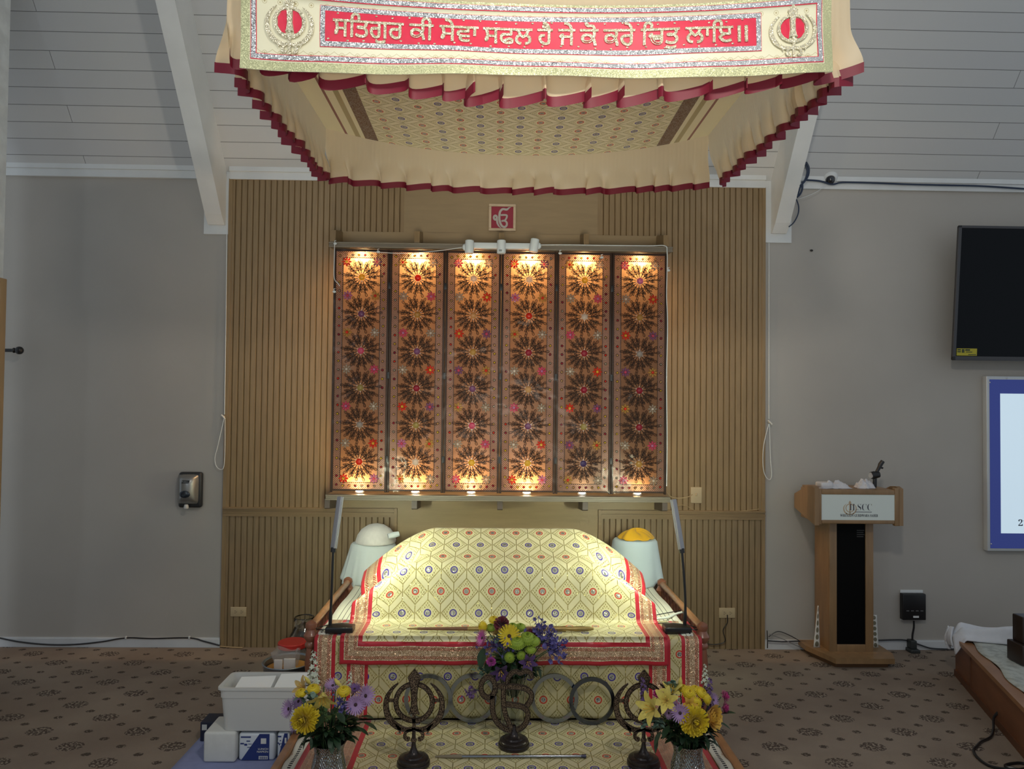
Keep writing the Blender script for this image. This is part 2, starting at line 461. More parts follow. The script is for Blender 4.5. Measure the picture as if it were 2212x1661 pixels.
# seams in the plaster wall
# ---------------------------------------------------------------- wood panelling
wood_pan = M('panel_wood', (.265, .18, .088), .42, noise_amt=.13, scale=6, stretch=(14, 14, 1.0))
wood_flat = M('flat_panel_wood', (.30, .215, .11), .45, noise_amt=.06, scale=5, stretch=(1.2, 9, 9))
PY = WY-.012
def beadboard(mb, x0, x1, z0, z1, pitch=.0372, y=PY):
    x = x0; prof = [(x0, y)]
    while x + pitch < x1:
        x += pitch
        prof += [(x-.0042, y), (x-.0022, y+.0055), (x-.0002, y+.0012), (x+.0018, y+.0055), (x+.0038, y)]
    prof.append((x1, y))
    A = [mb.pt((a, b, z0)) for a, b in prof]; B = [mb.pt((a, b, z1)) for a, b in prof]
    for i in range(len(A)-1): mb.face((A[i], A[i+1], B[i+1], B[i]))
wp = thing('wood_panelling', 'golden brown grooved wood wainscot panelling covering the middle of the back wall', 'panelling', (0, WY, 0))
zs = .855
fl, fr_ = aty(873, 450, PY).x, aty(1291, 450, PY).x
for a, b_ in ((PXL, fl), (fr_, PXR)):
    mb = MB(); beadboard(mb, a, b_, zs+.02, PZT); mb.build('upper_boards', wood_pan, wp, smooth=False)
gl, gr = aty(858, 1130, PY).x, aty(1292, 1130, PY).x
for a, b_ in ((PXL, gl), (gr, PXR)):
    mb = MB(); beadboard(mb, a, b_, 0, zs-.03)
    mb.build('lower_boards', M('panel_wood_low', (.245, .17, .09), .45, noise_amt=.16, scale=6, stretch=(14, 14, 1.0)), wp, smooth=False)
mb = MB(); mb.box((fl, PY, zs+.02), (fr_, WY-.001, PZT)); mb.box((gl, PY+.001, 0), (gr, WY-.001, zs+.02)); mb.build('flat_board', wood_flat, wp, smooth=False)
rail_m = M('rail_wood', (.25, .165, .08), .4, noise_amt=.1, scale=5, stretch=(1, 9, 9))
for a, b_, c in ((PXL, gl-.02, gl-.02), (gr+.02, PXR, gr)):
    mb = MB(); mb.box((a, PY-.012, zs-.035), (b_, PY, zs-.012)); mb.box((a, PY-.020, zs-.012), (b_, PY, zs-.004)); mb.box((a, PY-.008, zs-.004), (b_, PY, zs+.012)); mb.box((a, PY-.022, zs+.012), (b_, PY, zs+.022))
    mb.box((c, PY-.014, 0), (c+.02, PY, zs+.022)); mb.build('chair_rail', rail_m, wp, smooth=False)
for a, b_ in ((PXL-.006, PXL+.018), (PXR-.018, PXR+.004)):
    mb = MB(); mb.box((a, PY-.004, 0), (b_, WY-.001, PZT)); mb.build('edge_strip', wood_pan, wp, smooth=False)

# ---------------------------------------------------------------- shelves with brackets
SY = 4.50                        # plane of the folding screen
sx0, sx1 = -.992, 1.04
SZ0, SZ1 = 1.012, 2.482
shelf_m = M('shelf_wood_grey_brown', (.20, .17, .125), .5, noise_amt=.12, scale=5, stretch=(1, 9, 9))
brk_m = M('bracket_dark', (.09, .065, .05), .5)
def shelf(name, label, z, up):
    t = thing(name, label, 'shelf', (0, WY, z))
    mb = MB(); sg = 1 if up else -1
    f0 = SY-.055; x0, x1 = aty(703, 1070, f0).x, aty(1448, 1070, f0).x
    if up: x0, x1 = sx0-.02, sx1+.02
    za, zb = (z, z+.026)
    mb.box((x0, f0, za), (x1, PY-.0005, zb), .003)
    mb.box((x0, f0-.006, za-.004), (x1, f0, za+.006), .002); mb.box((x0, f0-.006, zb-.008), (x1, f0, zb+.002), .002)
    mb.build('board', shelf_m, t)
    mb = MB()
    zr = zb if up else za-.085; hr_ = .125 if up else .085
    mb.box((x0, PY-.018, zr), (x1, PY-.0005, zr+hr_)); mb.build('backing_rail', wood_flat, t, smooth=False)
    for px in ((722, 902, 1083, 1265, 1436) if up else (711, 897, 1080, 1262, 1432)):
        xb = aty(px, 1085 if not up else 515, f0+.08).x; mb = MB()
        poly = [(PY-.018, zb), (f0+.045, zb), (f0+.04, zb+.018), (f0+.05, zb+.085), (PY-.06, zb+.118), (PY-.018, zb+.118)] if up else \
               [(PY-.018, za), (f0+.03, za), (f0+.025, za-.055), (f0+.04, za-.062), (PY-.07, za-.075), (PY-.018, za-.08)]
        mb.prism(poly, lambda y, zz, d: (xb-.016+d, y, zz), .032); mb.build('bracket', wood_pan if up else brk_m, t, smooth=False)
    return t
SHZ = aty(1080, 1070, SY-.06).z
shelf('wall_shelf', 'long grooved brown shelf on dark brackets below the jewelled screen', SHZ-.032, False)
UZ = aty(1250, 540, SY-.06).z
shelf('plate_shelf', 'long brown ledge with brackets above the jewelled screen', UZ, True)

# ---------------------------------------------------------------- jewelled folding screen
SZ0 = SHZ+.006; SZ1 = UZ-.004
def mat_sheet():
    mt, nt, b = newmat('orange_gauze'); nt.nodes.remove(b); out = nt.nodes['Material Output']
    tl = nt.nodes.new('ShaderNodeBsdfTranslucent'); tl.inputs[0].default_value = (.90, .56, .29, 1)
    df = nt.nodes.new('ShaderNodeBsdfDiffuse'); df.inputs[0].default_value = (.105, .066, .042, 1)
    gl_ = nt.nodes.new('ShaderNodeBsdfGlossy'); gl_.inputs['Roughness'].default_value = .25
    mx = nt.nodes.new('ShaderNodeMixShader'); mx.inputs[0].default_value = .38; nt.links.new(df.outputs[0], mx.inputs[1]); nt.links.new(tl.outputs[0], mx.inputs[2])
    m2 = nt.nodes.new('ShaderNodeMixShader'); m2.inputs[0].default_value = .02; nt.links.new(mx.outputs[0], m2.inputs[1]); nt.links.new(gl_.outputs[0], m2.inputs[2])
    nt.links.new(m2.outputs[0], out.inputs[0]); return mt
def mat_lattice():
    """pierced brown border: small interlaced circles cut right through"""
    mt, nt, b = newmat('pierced_brown_border'); tc, u, v = uvnodes(nt); out = nt.nodes['Material Output']
    p = .0125
    def ringd(ou, ov):
        a = ((u/p+ou).fr()-.5)*p; c = ((v/p+ov).fr()-.5)*p; return ((a*a+c*c).sq()-.0052).ab()
    solid = (ringd(0, 0).mn(ringd(.5, .5)) < .0017)
    b.inputs['Base Color'].default_value = (.15, .075, .05, 1); b.inputs['Roughness'].default_value = .4; b.inputs['Metallic'].default_value = .3
    tl = nt.nodes.new('ShaderNodeBsdfTranslucent'); tl.inputs[0].default_value = (.92, .56, .32, 1)
    df = nt.nodes.new('ShaderNodeBsdfDiffuse'); df.inputs[0].default_value = (.12, .064, .04, 1)
    a = nt.nodes.new('ShaderNodeMixShader'); a.inputs[0].default_value = .52; nt.links.new(df.outputs[0], a.inputs[1]); nt.links.new(tl.outputs[0], a.inputs[2])
    mx = nt.nodes.new('ShaderNodeMixShader'); nt.links.new(solid.o, mx.inputs[0]); nt.links.new(a.outputs[0], mx.inputs[1]); nt.links.new(b.outputs[0], mx.inputs[2])
    nt.links.new(mx.outputs[0], out.inputs[0]); return mt
def mat_gem(name, rgb):
    mt, nt, b = newmat(name); out = nt.nodes['Material Output']
    b.inputs['Base Color'].default_value = (*[x*.75 for x in rgb], 1); b.inputs['Roughness'].default_value = .12; b.inputs['Coat Weight'].default_value = .5
    tl = nt.nodes.new('ShaderNodeBsdfTranslucent'); tl.inputs[0].default_value = (*[min(1, x*1.4+.05) for x in rgb], 1)
    mx = nt.nodes.new('ShaderNodeMixShader'); mx.inputs[0].default_value = .45; nt.links.new(b.outputs[0], mx.inputs[1]); nt.links.new(tl.outputs[0], mx.inputs[2])
    nt.links.new(mx.outputs[0], out.inputs[0]); return mt
GC = {'yellow': (.85, .55, .06), 'red': (.85, .05, .02), 'white': (.85, .72, .62), 'purple': (.30, .12, .26), 'pink': (.75, .10, .22), 'olive': (.45, .36, .12), 'grey': (.45, .40, .36), 'tan': (.72, .45, .2), 'crimson': (.42, .03, .06), 'violet': (.10, .06, .2), 'orchid': (.62, .26, .5), 'gold': (.6, .38, .1), 'clear': (.50, .42, .33)}
GEM = {k: mat_gem('gem_'+k, c) for k, c in GC.items()}
dark_wire = M('dark_bronze_wire', (.045, .03, .025), .45, .4)
frame_m = M('dark_screen_frame', (.045, .026, .018), .5, spec=.2)
sheet_m = mat_sheet(); lat_m = mat_lattice()
screen = thing('folding_screen', 'six-panel jewelled filigree screen glowing orange between the two long shelves', 'screen', (0, SY, SZ0))
# shared filigree flower
def filigree_mesh():
    mb = MB(); R_ = .118
    def loop(a, r0_, r1_, w, r=.0016):
        pts = []; n = 10; ca, sa = cos(a), sin(a); L = r1_-r0_
        for k in range(n+1):
            th = 2*PI*k/n; x = r0_ + L*(1-cos(th))/2; y = w*sin(th)*(.35+.65*(1-cos(th))/2)
            pts.append((x*ca-y*sa, -.004, x*sa+y*ca))
        mb.tube(pts, r, 4, False)
    rnd = random.Random(5)
    def leafloop(cx, cz, a, L, w):
        pts = [(cx+(L*(1-cos(2*PI*k/10))/2)*cos(a)-(w*sin(2*PI*k/10)*(.4+.6*(1-cos(2*PI*k/10))/2))*sin(a), -.004, cz+(L*(1-cos(2*PI*k/10))/2)*sin(a)+(w*sin(2*PI*k/10)*(.4+.6*(1-cos(2*PI*k/10))/2))*cos(a)) for k in range(11)]
        mb.tube(pts, .00165, 4, False)
        mb.tube([(cx+L*.15*cos(a), -.004, cz+L*.15*sin(a)), (cx+L*.8*cos(a), -.004, cz+L*.8*sin(a))], .0010, 4, False)
    K = 15
    for k in range(K):
        a = 2*PI*k/K+rnd.uniform(-.06, .06); bend = rnd.uniform(-.12, .12); Lm = rnd.uniform(.080, .096)*(1.07 if abs(cos(a)) > .6 else 1)
        pos = lambda r: (r*cos(a+bend*(r/.1)**2), r*sin(a+bend*(r/.1)**2))
        mb.tube([(pos(r)[0], -.004, pos(r)[1]) for r in (.024, .045, .066, Lm)], .0020, 4, False)
        x, z = pos(Lm); leafloop(x, z, a+bend, rnd.uniform(.022, .030), .0085)
        for r in (.042, .058, .074):
            for sg in (-1, 1):
                x, z = pos(r*rnd.uniform(.95, 1.05)); leafloop(x, z, a+sg*rnd.uniform(.42, .62), rnd.uniform(.020, .028)*(.75 if r < .05 else 1), .0062)
    me_o = mb.build('filigree_flower', dark_wire, None); me = me_o.data; bpy.data.objects.remove(me_o); return me
fil_me = filigree_mesh()
def bead_flower_mesh(pc, cc):
    mb = MB()
    for k in range(8):
        a = 2*PI*k/8; mb.X = Matrix.Rotation(-a, 4, 'Y'); mb.sphere((.019, -.004, 0), .0108, 8, 6, (1, .55, .55))
    mb.X = None; mb.cur = 1; mb.sphere((0, -.006, 0), .0085, 10, 6, (1, .8, 1))
    o = mb.build('bead_flower', [GEM[pc], GEM[cc]], None); me = o.data; bpy.data.objects.remove(o); return me
def gem_mesh(c):
    mb = MB(); mb.lathe([(.0185, 0), (.0197, .003), (.017, .008), (.0095, .0125), (.0005, .0138)], 18); mb.cur = 1
    for k in range(6):
        a = 2*PI*k/6+.5; mb.face([mb.pt((.0175*cos(a-.35), .0175*sin(a-.35), -.001)), mb.pt((.0175*cos(a+.35), .0175*sin(a+.35), -.001)), mb.pt((.033*cos(a), .033*sin(a), -.001))])
    for i in range(len(mb.v)): p = mb.v[i]; mb.v[i] = V((p.x, -.006-p.z, p.y))
    o = mb.build('gem', [GEM[c], GEM['white']], None); me = o.data; bpy.data.objects.remove(o); return me
gemcols = [['yellow', 'purple', 'pink', 'olive', 'grey', 'red'], ['red', 'gold', 'purple', 'crimson', 'olive', 'white'], ['white', 'tan', 'gold', 'purple', 'pink', 'yellow'],
           ['white', 'red', 'crimson', 'tan', 'purple', 'yellow'], ['yellow', 'white', 'crimson', 'crimson', 'olive', 'violet'], ['orchid', 'gold', 'grey', 'crimson', 'crimson', 'gold']]
combo = [('orchid', 'pink'), ('gold', 'red'), ('clear', 'white'), ('pink', 'orchid'), ('red', 'yellow'), ('purple', 'pink')]
side = [[(0, 1), (1, 2), (2, 3), (3, 2), (2, 4)], [(2, 3), (3, 2), (2, 4), (4, 5), (0, 1)], [(2, 4), (4, 5), (5, 1), (1, 2), (2, 3)],
        [(0, 1), (1, 2), (2, 3), (3, 2), (2, 4)], [(2, 3), (3, 2), (2, 4), (4, 5), (5, 1)], [(2, 4), (4, 5), (5, 1), (1, 2), (2, 3)]]
corner = [(4, 5, 4, 0), (1, 2, 1, 2), (3, 2, 3, 2), (4, 5, 4, 0), (1, 2, 1, 2), (3, 2, 3, 2)]
bf_cache = {}; gm_cache = {}
def bf(k):
    if k not in bf_cache: bf_cache[k] = bead_flower_mesh(*combo[k])
    return bf_cache[k]
def child(name, me, parent, loc):
    o = bpy.data.objects.new(name, me); COL.objects.link(o); o.parent = parent; o.location = V(loc)-ORG[parent]; ORG[o] = ORG[parent]; return o
PW = (sx1-sx0)/6; SH = SZ1-SZ0
beadm = [GEM['tan'], GEM['red'], GEM['yellow'], GEM['clear'], GEM['crimson']]
for i in range(6):
    xa = sx0+PW*i; xb = xa+PW; xc = (xa+xb)/2; zg = .0
    fa = .014; bw = .044
    ix0, ix1, iz0, iz1 = xa+fa+bw, xb-fa-bw, SZ0+.016+bw, SZ1-.012-bw*.95
    mb = MB()
    mb.grid(lambda u, v: ((ix0-.003+(ix1-ix0+.006)*u, SY, iz0-.003+(iz1-iz0+.006)*v), (u, v)), 4, 12)
    pn = mb.build('screen_panel', sheet_m, screen, smooth=False)
    mb = MB(); fz0 = SZ0
    mb.box((xa+.001, SY-.012, fz0), (xa+fa, SY+.010, SZ1), .002); mb.box((xb-fa, SY-.012, fz0), (xb-.001, SY+.010, SZ1), .002)
    mb.box((xa+fa, SY-.008, SZ0+.008), (xb-fa, SY+.008, SZ0+.016)); mb.box((xa+fa, SY-.008, SZ1-.012), (xb-fa, SY+.008, SZ1))
    for x in (ix0-.003, ix1): mb.box((x, SY-.006, iz0), (x+.003, SY-.001, iz1))
    for z in (iz0-.003, iz1): mb.box((ix0, SY-.006, z), (ix1, SY-.001, z+.003))
    mb.build('panel_frame', frame_m, pn)
    mb = MB()
    for (a, b_, c, d) in ((xa+fa, ix0, SZ0+.016, SZ1-.012), (ix1, xb-fa, SZ0+.016, SZ1-.012), (ix0, ix1, SZ0+.016, iz0), (ix0, ix1, iz1, SZ1-.012)):
        mb.grid(lambda u, v: ((a+(b_-a)*u, SY-.001, c+(d-c)*v), ((a+(b_-a)*u)-xa, (c+(d-c)*v))), 1, 1)
    mb.build('pierced_border', lat_m, pn, smooth=False)
    mb = MB(); rnd = random.Random(i)
    def bead(x, z):
        mb.cur = rnd.choice((0, 0, 1, 2, 2, 3, 4)); mb.sphere((x, SY-.005, z), .0058, 8, 5, (1, .8, 1))
        mb.cur = 5; pts = [(x+.0075*cos(t*PI/4), SY-.003, z+.0075*sin(t*PI/4)) for t in range(9)]; mb.tube(pts, .0012, 4, False)
    nz = 27
    for k in range(nz):
        z = SZ0+.045+(SH-.085)*k/(nz-1); bead(xa+fa+bw/2, z); bead(xb-fa-bw/2, z)
    for k in range(1, 7):
        x = xa+fa+bw/2+(PW-2*fa-bw)*k/7; bead(x, SZ0+.016+bw/2); bead(x, SZ1-.012-bw/2)
    mb.build('bead_row', beadm+[dark_wire], pn)['kind'] = 'stuff'
    Hh = iz1-iz0; pitch = Hh/6.07
    for r in range(6):
        z = iz1-pitch*(.52+r)
        child('filigree_flower', fil_me, pn, (xc, SY, z))
        c = gemcols[i][r]
        if c not in gm_cache: gm_cache[c] = gem_mesh(c)
        child('gem', gm_cache[c], pn, (xc+.002, SY, z))
        if r < 5:
            for sgn, k in zip((-1, 1), side[i][r]):
                child('bead_flower', bf(k), pn, (xc+sgn*(ix1-ix0)*.375, SY, z-pitch*.5))
    for k, (sx_, zz) in enumerate(((-1, iz1-.022), (1, iz1-.022), (-1, iz0+.022), (1, iz0+.022))):
        child('bead_flower', bf(corner[i][k]), pn, (xc+sx_*((ix1-ix0)/2-.02), SY, zz))
for i in range(1, 6):
    for z in (SZ0+.2, SZ0+SH*.48, SZ1-.22):
        mb = MB(); x = sx0+PW*i; mb.box((x-.008, SY-.016, z-.02), (x+.008, SY-.012, z+.02), .001); mb.build('hinge', M('black_hinge', (.03, .03, .03), .4, .6), screen)
# clear plastic cover hung in front
def mat_film():
    mt, nt, b = newmat('clear_plastic_film'); out = nt.nodes['Material Output']; nt.nodes.remove(b)
    tr = nt.nodes.new('ShaderNodeBsdfTransparent'); gl_ = nt.nodes.new('ShaderNodeBsdfGlossy'); gl_.inputs['Roughness'].default_value = .12
    tc = nt.nodes.new('ShaderNodeTexCoord'); no = nt.nodes.new('ShaderNodeTexNoise'); no.inputs['Scale'].default_value = 7; nt.links.new(tc.outputs['Object'], no.inputs['Vector'])
    bp = nt.nodes.new('ShaderNodeBump'); bp.inputs['Distance'].default_value = .02; nt.links.new(no.outputs['Fac'], bp.inputs['Height']); nt.links.new(bp.outputs[0], gl_.inputs['Normal'])
    fr = nt.nodes.new('ShaderNodeFresnel'); fr.inputs['IOR'].default_value = 1.14
    mx = nt.nodes.new('ShaderNodeMixShader'); nt.links.new(fr.outputs[0], mx.inputs[0]); nt.links.new(tr.outputs[0], mx.inputs[1]); nt.links.new(gl_.outputs[0], mx.inputs[2])
    nt.links.new(mx.outputs[0], out.inputs[0]); return mt
mb = MB()
mb.grid(lambda u, v: ((sx0-.008+(sx1-sx0+.02)*u, SY-.026-.004*sin(u*9)-.003*sin(v*5+u*4), SZ0+.004+(SH-.006)*v), (u, v)), 20, 16)
film = mb.build('plastic_cover', mat_film()); tag(film, 'clear plastic sheet hung over the front of the jewelled screen', 'plastic sheet')
# puck lights behind the screen
puck_white = M('puck_housing', (.6, .6, .58), .4)
def puck(x, z, up, strength, label, grp):
    t = thing('puck_light', label, 'light', (x, SY+.040, z), grp)
    mb = MB(); sg = 1 if up else -1; PX = Matrix.Translation((x, SY+.040, z)) @ Matrix.Rotation(math.radians(20 if up else -26), 4, 'X')
    mb.X = PX; mb.lathe([(.026, sg*.004), (.028, sg*.008), (.026, sg*.016), (.022, sg*.017)], 20); mb.X = None; mb.tube([(x, SY+.040, z), (x, SY+.040, z+sg*.012)], .010, 10); mb.build('housing', puck_white, t)
    nm = 'lamp_glow_%d' % int(strength)
    em = M(nm, (1, .8, .55), .5, emit=(1, .62, .30) if strength > 60 else (1, .9, .8), es=strength)
    mb = MB(); mb.X = PX; mb.lathe([(.0215, sg*.0175), (.012, sg*.0205), (.0005, sg*.0215)], 20, closed=False); mb.build('lens', em, t)
    return t
ordn = ['first', 'second', 'third', 'fourth', 'fifth', 'sixth']
TOPS = [420, 480, 480, 530, 420, 340]; BOTS = [260, 260, 290, 290, 26, 70]
for i in range(6):
    xc = sx0+PW*(i+.5)
    puck(xc, UZ-.001, False, TOPS[i], 'round warm puck light under the upper ledge, behind the %s screen panel from the left' % ordn[i], 'puck lights above the screen')
    puck(xc, SHZ-.006+.001, True, BOTS[i], 'round puck light on the lower shelf, behind the %s screen panel from the left' % ordn[i], 'puck lights below the screen')

# ================================================================ CANOPY
satin = M('cream_satin', (.72, .60, .40), .38, noise_amt=.05, scale=4, sheen=.3)
def mat_translucent(name, rgb, mixf=.35, rough=.5):
    mt, nt, b = newmat(name); out = nt.nodes['Material Output']
    b.inputs['Base Color'].default_value = (*rgb, 1); b.inputs['Roughness'].default_value = rough; b.inputs['Sheen Weight'].default_value = .2
    tl = nt.nodes.new('ShaderNodeBsdfTranslucent'); tl.inputs[0].default_value = (*rgb, 1)
    mx = nt.nodes.new('ShaderNodeMixShader'); mx.inputs[0].default_value = mixf; nt.links.new(b.outputs[0], mx.inputs[1]); nt.links.new(tl.outputs[0], mx.inputs[2]); nt.links.new(mx.outputs[0], out.inputs[0])
    return mt
frill_m = mat_translucent('cream_frill_satin', (.88, .74, .52), .5, .45)
ribbon_m = M('crimson_ribbon', (.155, .004, .02), .55)
CX0, CX1, CY0, CY1 = -.985, 1.205, 2.66, 4.2
CZT = 3.10
canopy = thing('fabric_canopy', 'cream satin canopy with crimson ruffled hem hanging from the ceiling above the throne', 'canopy', ((CX0+CX1)/2, (CY0+CY1)/2, 2.7))
def sag(x, y):
    u = (x-(CX0+CX1)/2)/((CX1-CX0)/2); v = (y-CY0)/(CY1-CY0)
    return -.135*(1-abs(u)**2.2)*(.55+.45*v)
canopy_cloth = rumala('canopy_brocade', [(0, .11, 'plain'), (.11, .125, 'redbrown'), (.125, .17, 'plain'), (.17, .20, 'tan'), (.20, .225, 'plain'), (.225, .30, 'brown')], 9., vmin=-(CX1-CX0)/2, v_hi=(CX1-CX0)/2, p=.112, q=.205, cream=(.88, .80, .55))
mb = MB()
def uc(u, v):
    x = CX0+(CX1-CX0)*u; y = CY0+(CY1-CY0)*v
    return (x, y, CZT+sag(x, y)), (y, x-(CX0+CX1)/2)
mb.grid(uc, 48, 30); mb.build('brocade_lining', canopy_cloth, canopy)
# frill round the four sides
def side_frill(p0, p1, nrm, hem, flare, seed, ztop, amp=.03, wl=.115):
    """hem(t) -> z of the hem; ztop(t) -> z of the gathered head"""
    rnd = random.Random(seed); p0, p1 = V(p0), V(p1); L = (p1-p0).length; d = (p1-p0)/L; nrm = V(nrm)
    ph = []; s = 0
    while s < L: ww = wl*rnd.uniform(.6, 1.45); ph.append((s, ww, rnd.uniform(.55, 1.25))); s += ww
    def fold(s):
        for s0, ww, a in ph:
            if s0 <= s < s0+ww:
                t = (s-s0)/ww; sk = t**.62
                return sin(2*PI*sk)*a, cos(2*PI*t)*a
        return 0, 0
    nu = int(L/.0095)
    def at_(t, v, extra=0.):
        s = t*L; f, g = fold(min(s, L-1e-4)); zt, zb = ztop(t), hem(t)
        k = max(0, (v-.45)/.55); k2 = k*k*(3-2*k)
        z = zt+(zb-zt)*v - extra
        wob = .012*g*k2
        p = p0+d*(s + .036*g*k2*min(1, amp/.03)) + nrm*(flare*v*v + f*amp*k2 + .0018*sin(s*260)*(1-k2)*(v > .02))
        p.z = z + wob*.8
        return p
    mb = MB(); mb.grid(lambda u, v: (at_(u, v), (u*L, v)), nu, 14)
    fr = mb.build('frill', frill_m, canopy)
    mb = MB(); mb.grid(lambda u, v: (at_(u, 1., .038*v-.004) + nrm*.002, (u*L, v)), nu, 2)
    rb = mb.build('crimson_ribbon', ribbon_m, fr)
def lerp(a, b, t): return a+(b-a)*t
yF, yB = CY0, CY1
zl = lambda t: lerp(2.775, 2.83, t); zr = lambda t: lerp(2.765, 2.835, t)
side_frill((CX0, yB, 0), (CX1, yB, 0), (0, 1, 0), lambda t: 2.832-.05*(1-abs(2*t-1)**2), .03, 1, lambda t: CZT+sag(lerp(CX0, CX1, t), yB), amp=.022, wl=.14)
side_frill((CX0, yF, 0), (CX0, yB, 0), (-1, 0, 0), zl, .005, 2, lambda t: CZT, amp=.045, wl=.11)
side_frill((CX1, yF, 0), (CX1, yB, 0), (1, 0, 0), zr, .065, 3, lambda t: CZT, amp=.045, wl=.11)
side_frill((CX0, yF, 0), (CX1+.08, yF, 0), (0, -1, 0), lambda t: 2.79-.125*(1-abs(2*t-1)**1.9), .02, 4, lambda t: CZT-.03, amp=.036, wl=.125)
# canopy frame and cords
mb = MB(); q = CZT+.012
for a, b_ in (((CX0, yF, q), (CX1, yF, q)), ((CX1, yF, q), (CX1, yB, q)), ((CX1, yB, q), (CX0, yB, q)), ((CX0, yB, q), (CX0, yF, q))): mb.cyl(a, b_, .011, 10)
mb.build('frame', M('canopy_frame_steel', (.5, .5, .5), .35, .9), canopy)
for x in (CX0+.02, CX1-.02):
    for y in (yF, yB):
        zc = CZ0+(WY-y)*math.tan(CS); mb = MB(); mb.cyl((x, y, q), (x, y, zc+.004), .003, 6); mb.build('hanging_cord', M('white_cord', (.7, .7, .68), .6), canopy)

# ---------------------------------------------------------------- banner with lettering
BW = 2.135; BH = .243
bx0 = aty(514, 70, 2.57).x; bx1 = aty(1802, 70, 2.57).x; BW = bx1-bx0
BY = 2.585
def bpos(x, y, d=0.):
    """banner coordinates: x 0..BW from the left, y 0..BH from the bottom, d towards the room"""
    u = x/BW; k = 1-abs(2*u-1)**2.1
    bot = lerp(2.716, 2.738, u) - .024*k; top = lerp(2.99, 2.995, u) - .062*k
    z = lerp(bot, top, y/BH)
    yy = BY - d + .006*sin(u*11+y*6) + .010*(2*u-1)**2 + .004*sin(u*31)*(1-y/BH) + .005*sin((u*5+y*9)*2.2)
    return V((bx0+x, yy, z))
banner = thing('embroidered_banner', 'cream banner with crimson panel of silver sequin lettering on the canopy front', 'banner', tuple(bpos(BW/2, 0)))
def mat_banner():
    mt, nt, b = newmat('banner_cream_satin'); tc, u, v = uvnodes(nt)
    # faint scrolled embroidery near the borders
    a = (u/.055).fr()-.5; r = ((a*.055)*(a*.055) + (v-.058)*(v-.058)).sq(); r2 = ((a*.055)*(a*.055) + (v-.222)*(v-.222)).sq()
    ln = r.between(.0075, .009) + r2.between(.0075, .009) + (r < .0035)+(r2 < .0035) + ((v-.058-a*a*.05).ab() < .0009)
    col = mixc(ln.mn(1.), (.68, .66, .49), (.40, .34, .18)); nt.links.new(col, b.inputs['Base Color'])
    b.inputs['Roughness'].default_value = .35; b.inputs['Sheen Weight'].default_value = .2; return mt
def mat_sequin(name, c1, c2, sc=420, rough=.28, amt=.55, metal=.85):
    mt, nt, b = newmat(name); nrm, vo = glitter(nt, sc, amt, 'Object'); N.nt = nt
    sp = nt.nodes.new('ShaderNodeSeparateColor'); nt.links.new(vo.outputs['Color'], sp.inputs[0])
    nt.links.new(mixc(N(sp.outputs[0]), c1, c2), b.inputs['Base Color']); nt.links.new(nrm, b.inputs['Normal'])
    b.inputs['Roughness'].default_value = rough; b.inputs['Metallic'].default_value = metal; return mt
sequin = mat_sequin('silver_gold_sequins', (.44, .38, .22), (.86, .82, .66), 420, .3, .45, .45); silverband = mat_sequin('silver_sequin_band', (.22, .23, .24), (.72, .75, .78), 330, .3, .35, .5)
goldband = mat_sequin('pale_gold_brocade_edge', (.40, .41, .23), (.52, .53, .32), 420, .4, .22, .4)
def bpatch(mb, x0, x1, y0, y1, d, nx=40, ny=3):
    mb.grid(lambda u, v: (bpos(lerp(x0, x1, u), lerp(y0, y1, v), d), (lerp(x0, x1, u), lerp(y0, y1, v))), nx, ny)
mb = MB(); mb.grid(lambda u, v: (bpos(BW*u, BH*v), (BW*u, BH*v)), 90, 10); mb.build('cloth', mat_banner(), banner, solid=.002)
def bframe(name, mat_, ins, w, d):
    mb = MB(); a, b_, c, e = ins
    bpatch(mb, a, b_, c, c+w, d, 80, 2); bpatch(mb, a, b_, e-w, e, d, 80, 2); bpatch(mb, a, a+w, c+w, e-w, d, 2, 8); bpatch(mb, b_-w, b_, c+w, e-w, d, 2, 8)
    return mb.build(name, mat_, banner)
bframe('gold_edging', goldband, (0, BW, 0, BH+.03), .030, .003)
redcloth = M('banner_red_cloth', (.60, .016, .055), .5, noise_amt=.08, scale=30)
bframe('red_piping', redcloth, (.034, BW-.034, .034, BH+.02), .021, .0032)
bframe('silver_braid', silverband, (.0365, BW-.0365, .0365, BH+.018), .016, .0045)
def bx(px): return (aty(px, 70, 2.57).x-bx0)
rx0, rx1 = bx(688), bx(1648); ry0, ry1 = .084, .226
bframe('red_piping', redcloth, (rx0, rx1, ry0, ry1), .0225, .0032)
bframe('silver_braid', silverband, (rx0+.002, rx1-.002, ry0+.002, ry1-.002), .017, .0045)
mb = MB(); bpatch(mb, rx0+.019, rx1-.019, ry0+.019, ry1-.019, .0035, 60, 4); mb.build('red_panel', redcloth, banner)
words = [('\u0a38\u0a3f\u0a24\u0a17\u0a41\u0a30', 718, 871), ('\u0a15\u0a40', 884, 936), ('\u0a38\u0a47\u0a35\u0a3e', 949, 1033), ('\u0a38\u0a2b\u0a32', 1044, 1150), ('\u0a39\u0a48', 1162, 1194), ('\u0a1c\u0a47', 1207, 1243),
         ('\u0a15\u0a4b', 1254, 1293), ('\u0a15\u0a30\u0a47', 1305, 1373), ('\u0a3f\u0a1a\u0a24\u0a41', 1386, 1469), ('\u0a32\u0a3e\u0a07', 1482, 1585), ('\u0965', 1596, 1617)]
EM = .094; y_base = ry0+.036
_, REFW = contours('\u0a30'); ADV = {}
def advance(ch):
    if ch not in ADV: ADV[ch] = contours(ch+'\u0a30')[1]-REFW
    return ADV[ch]
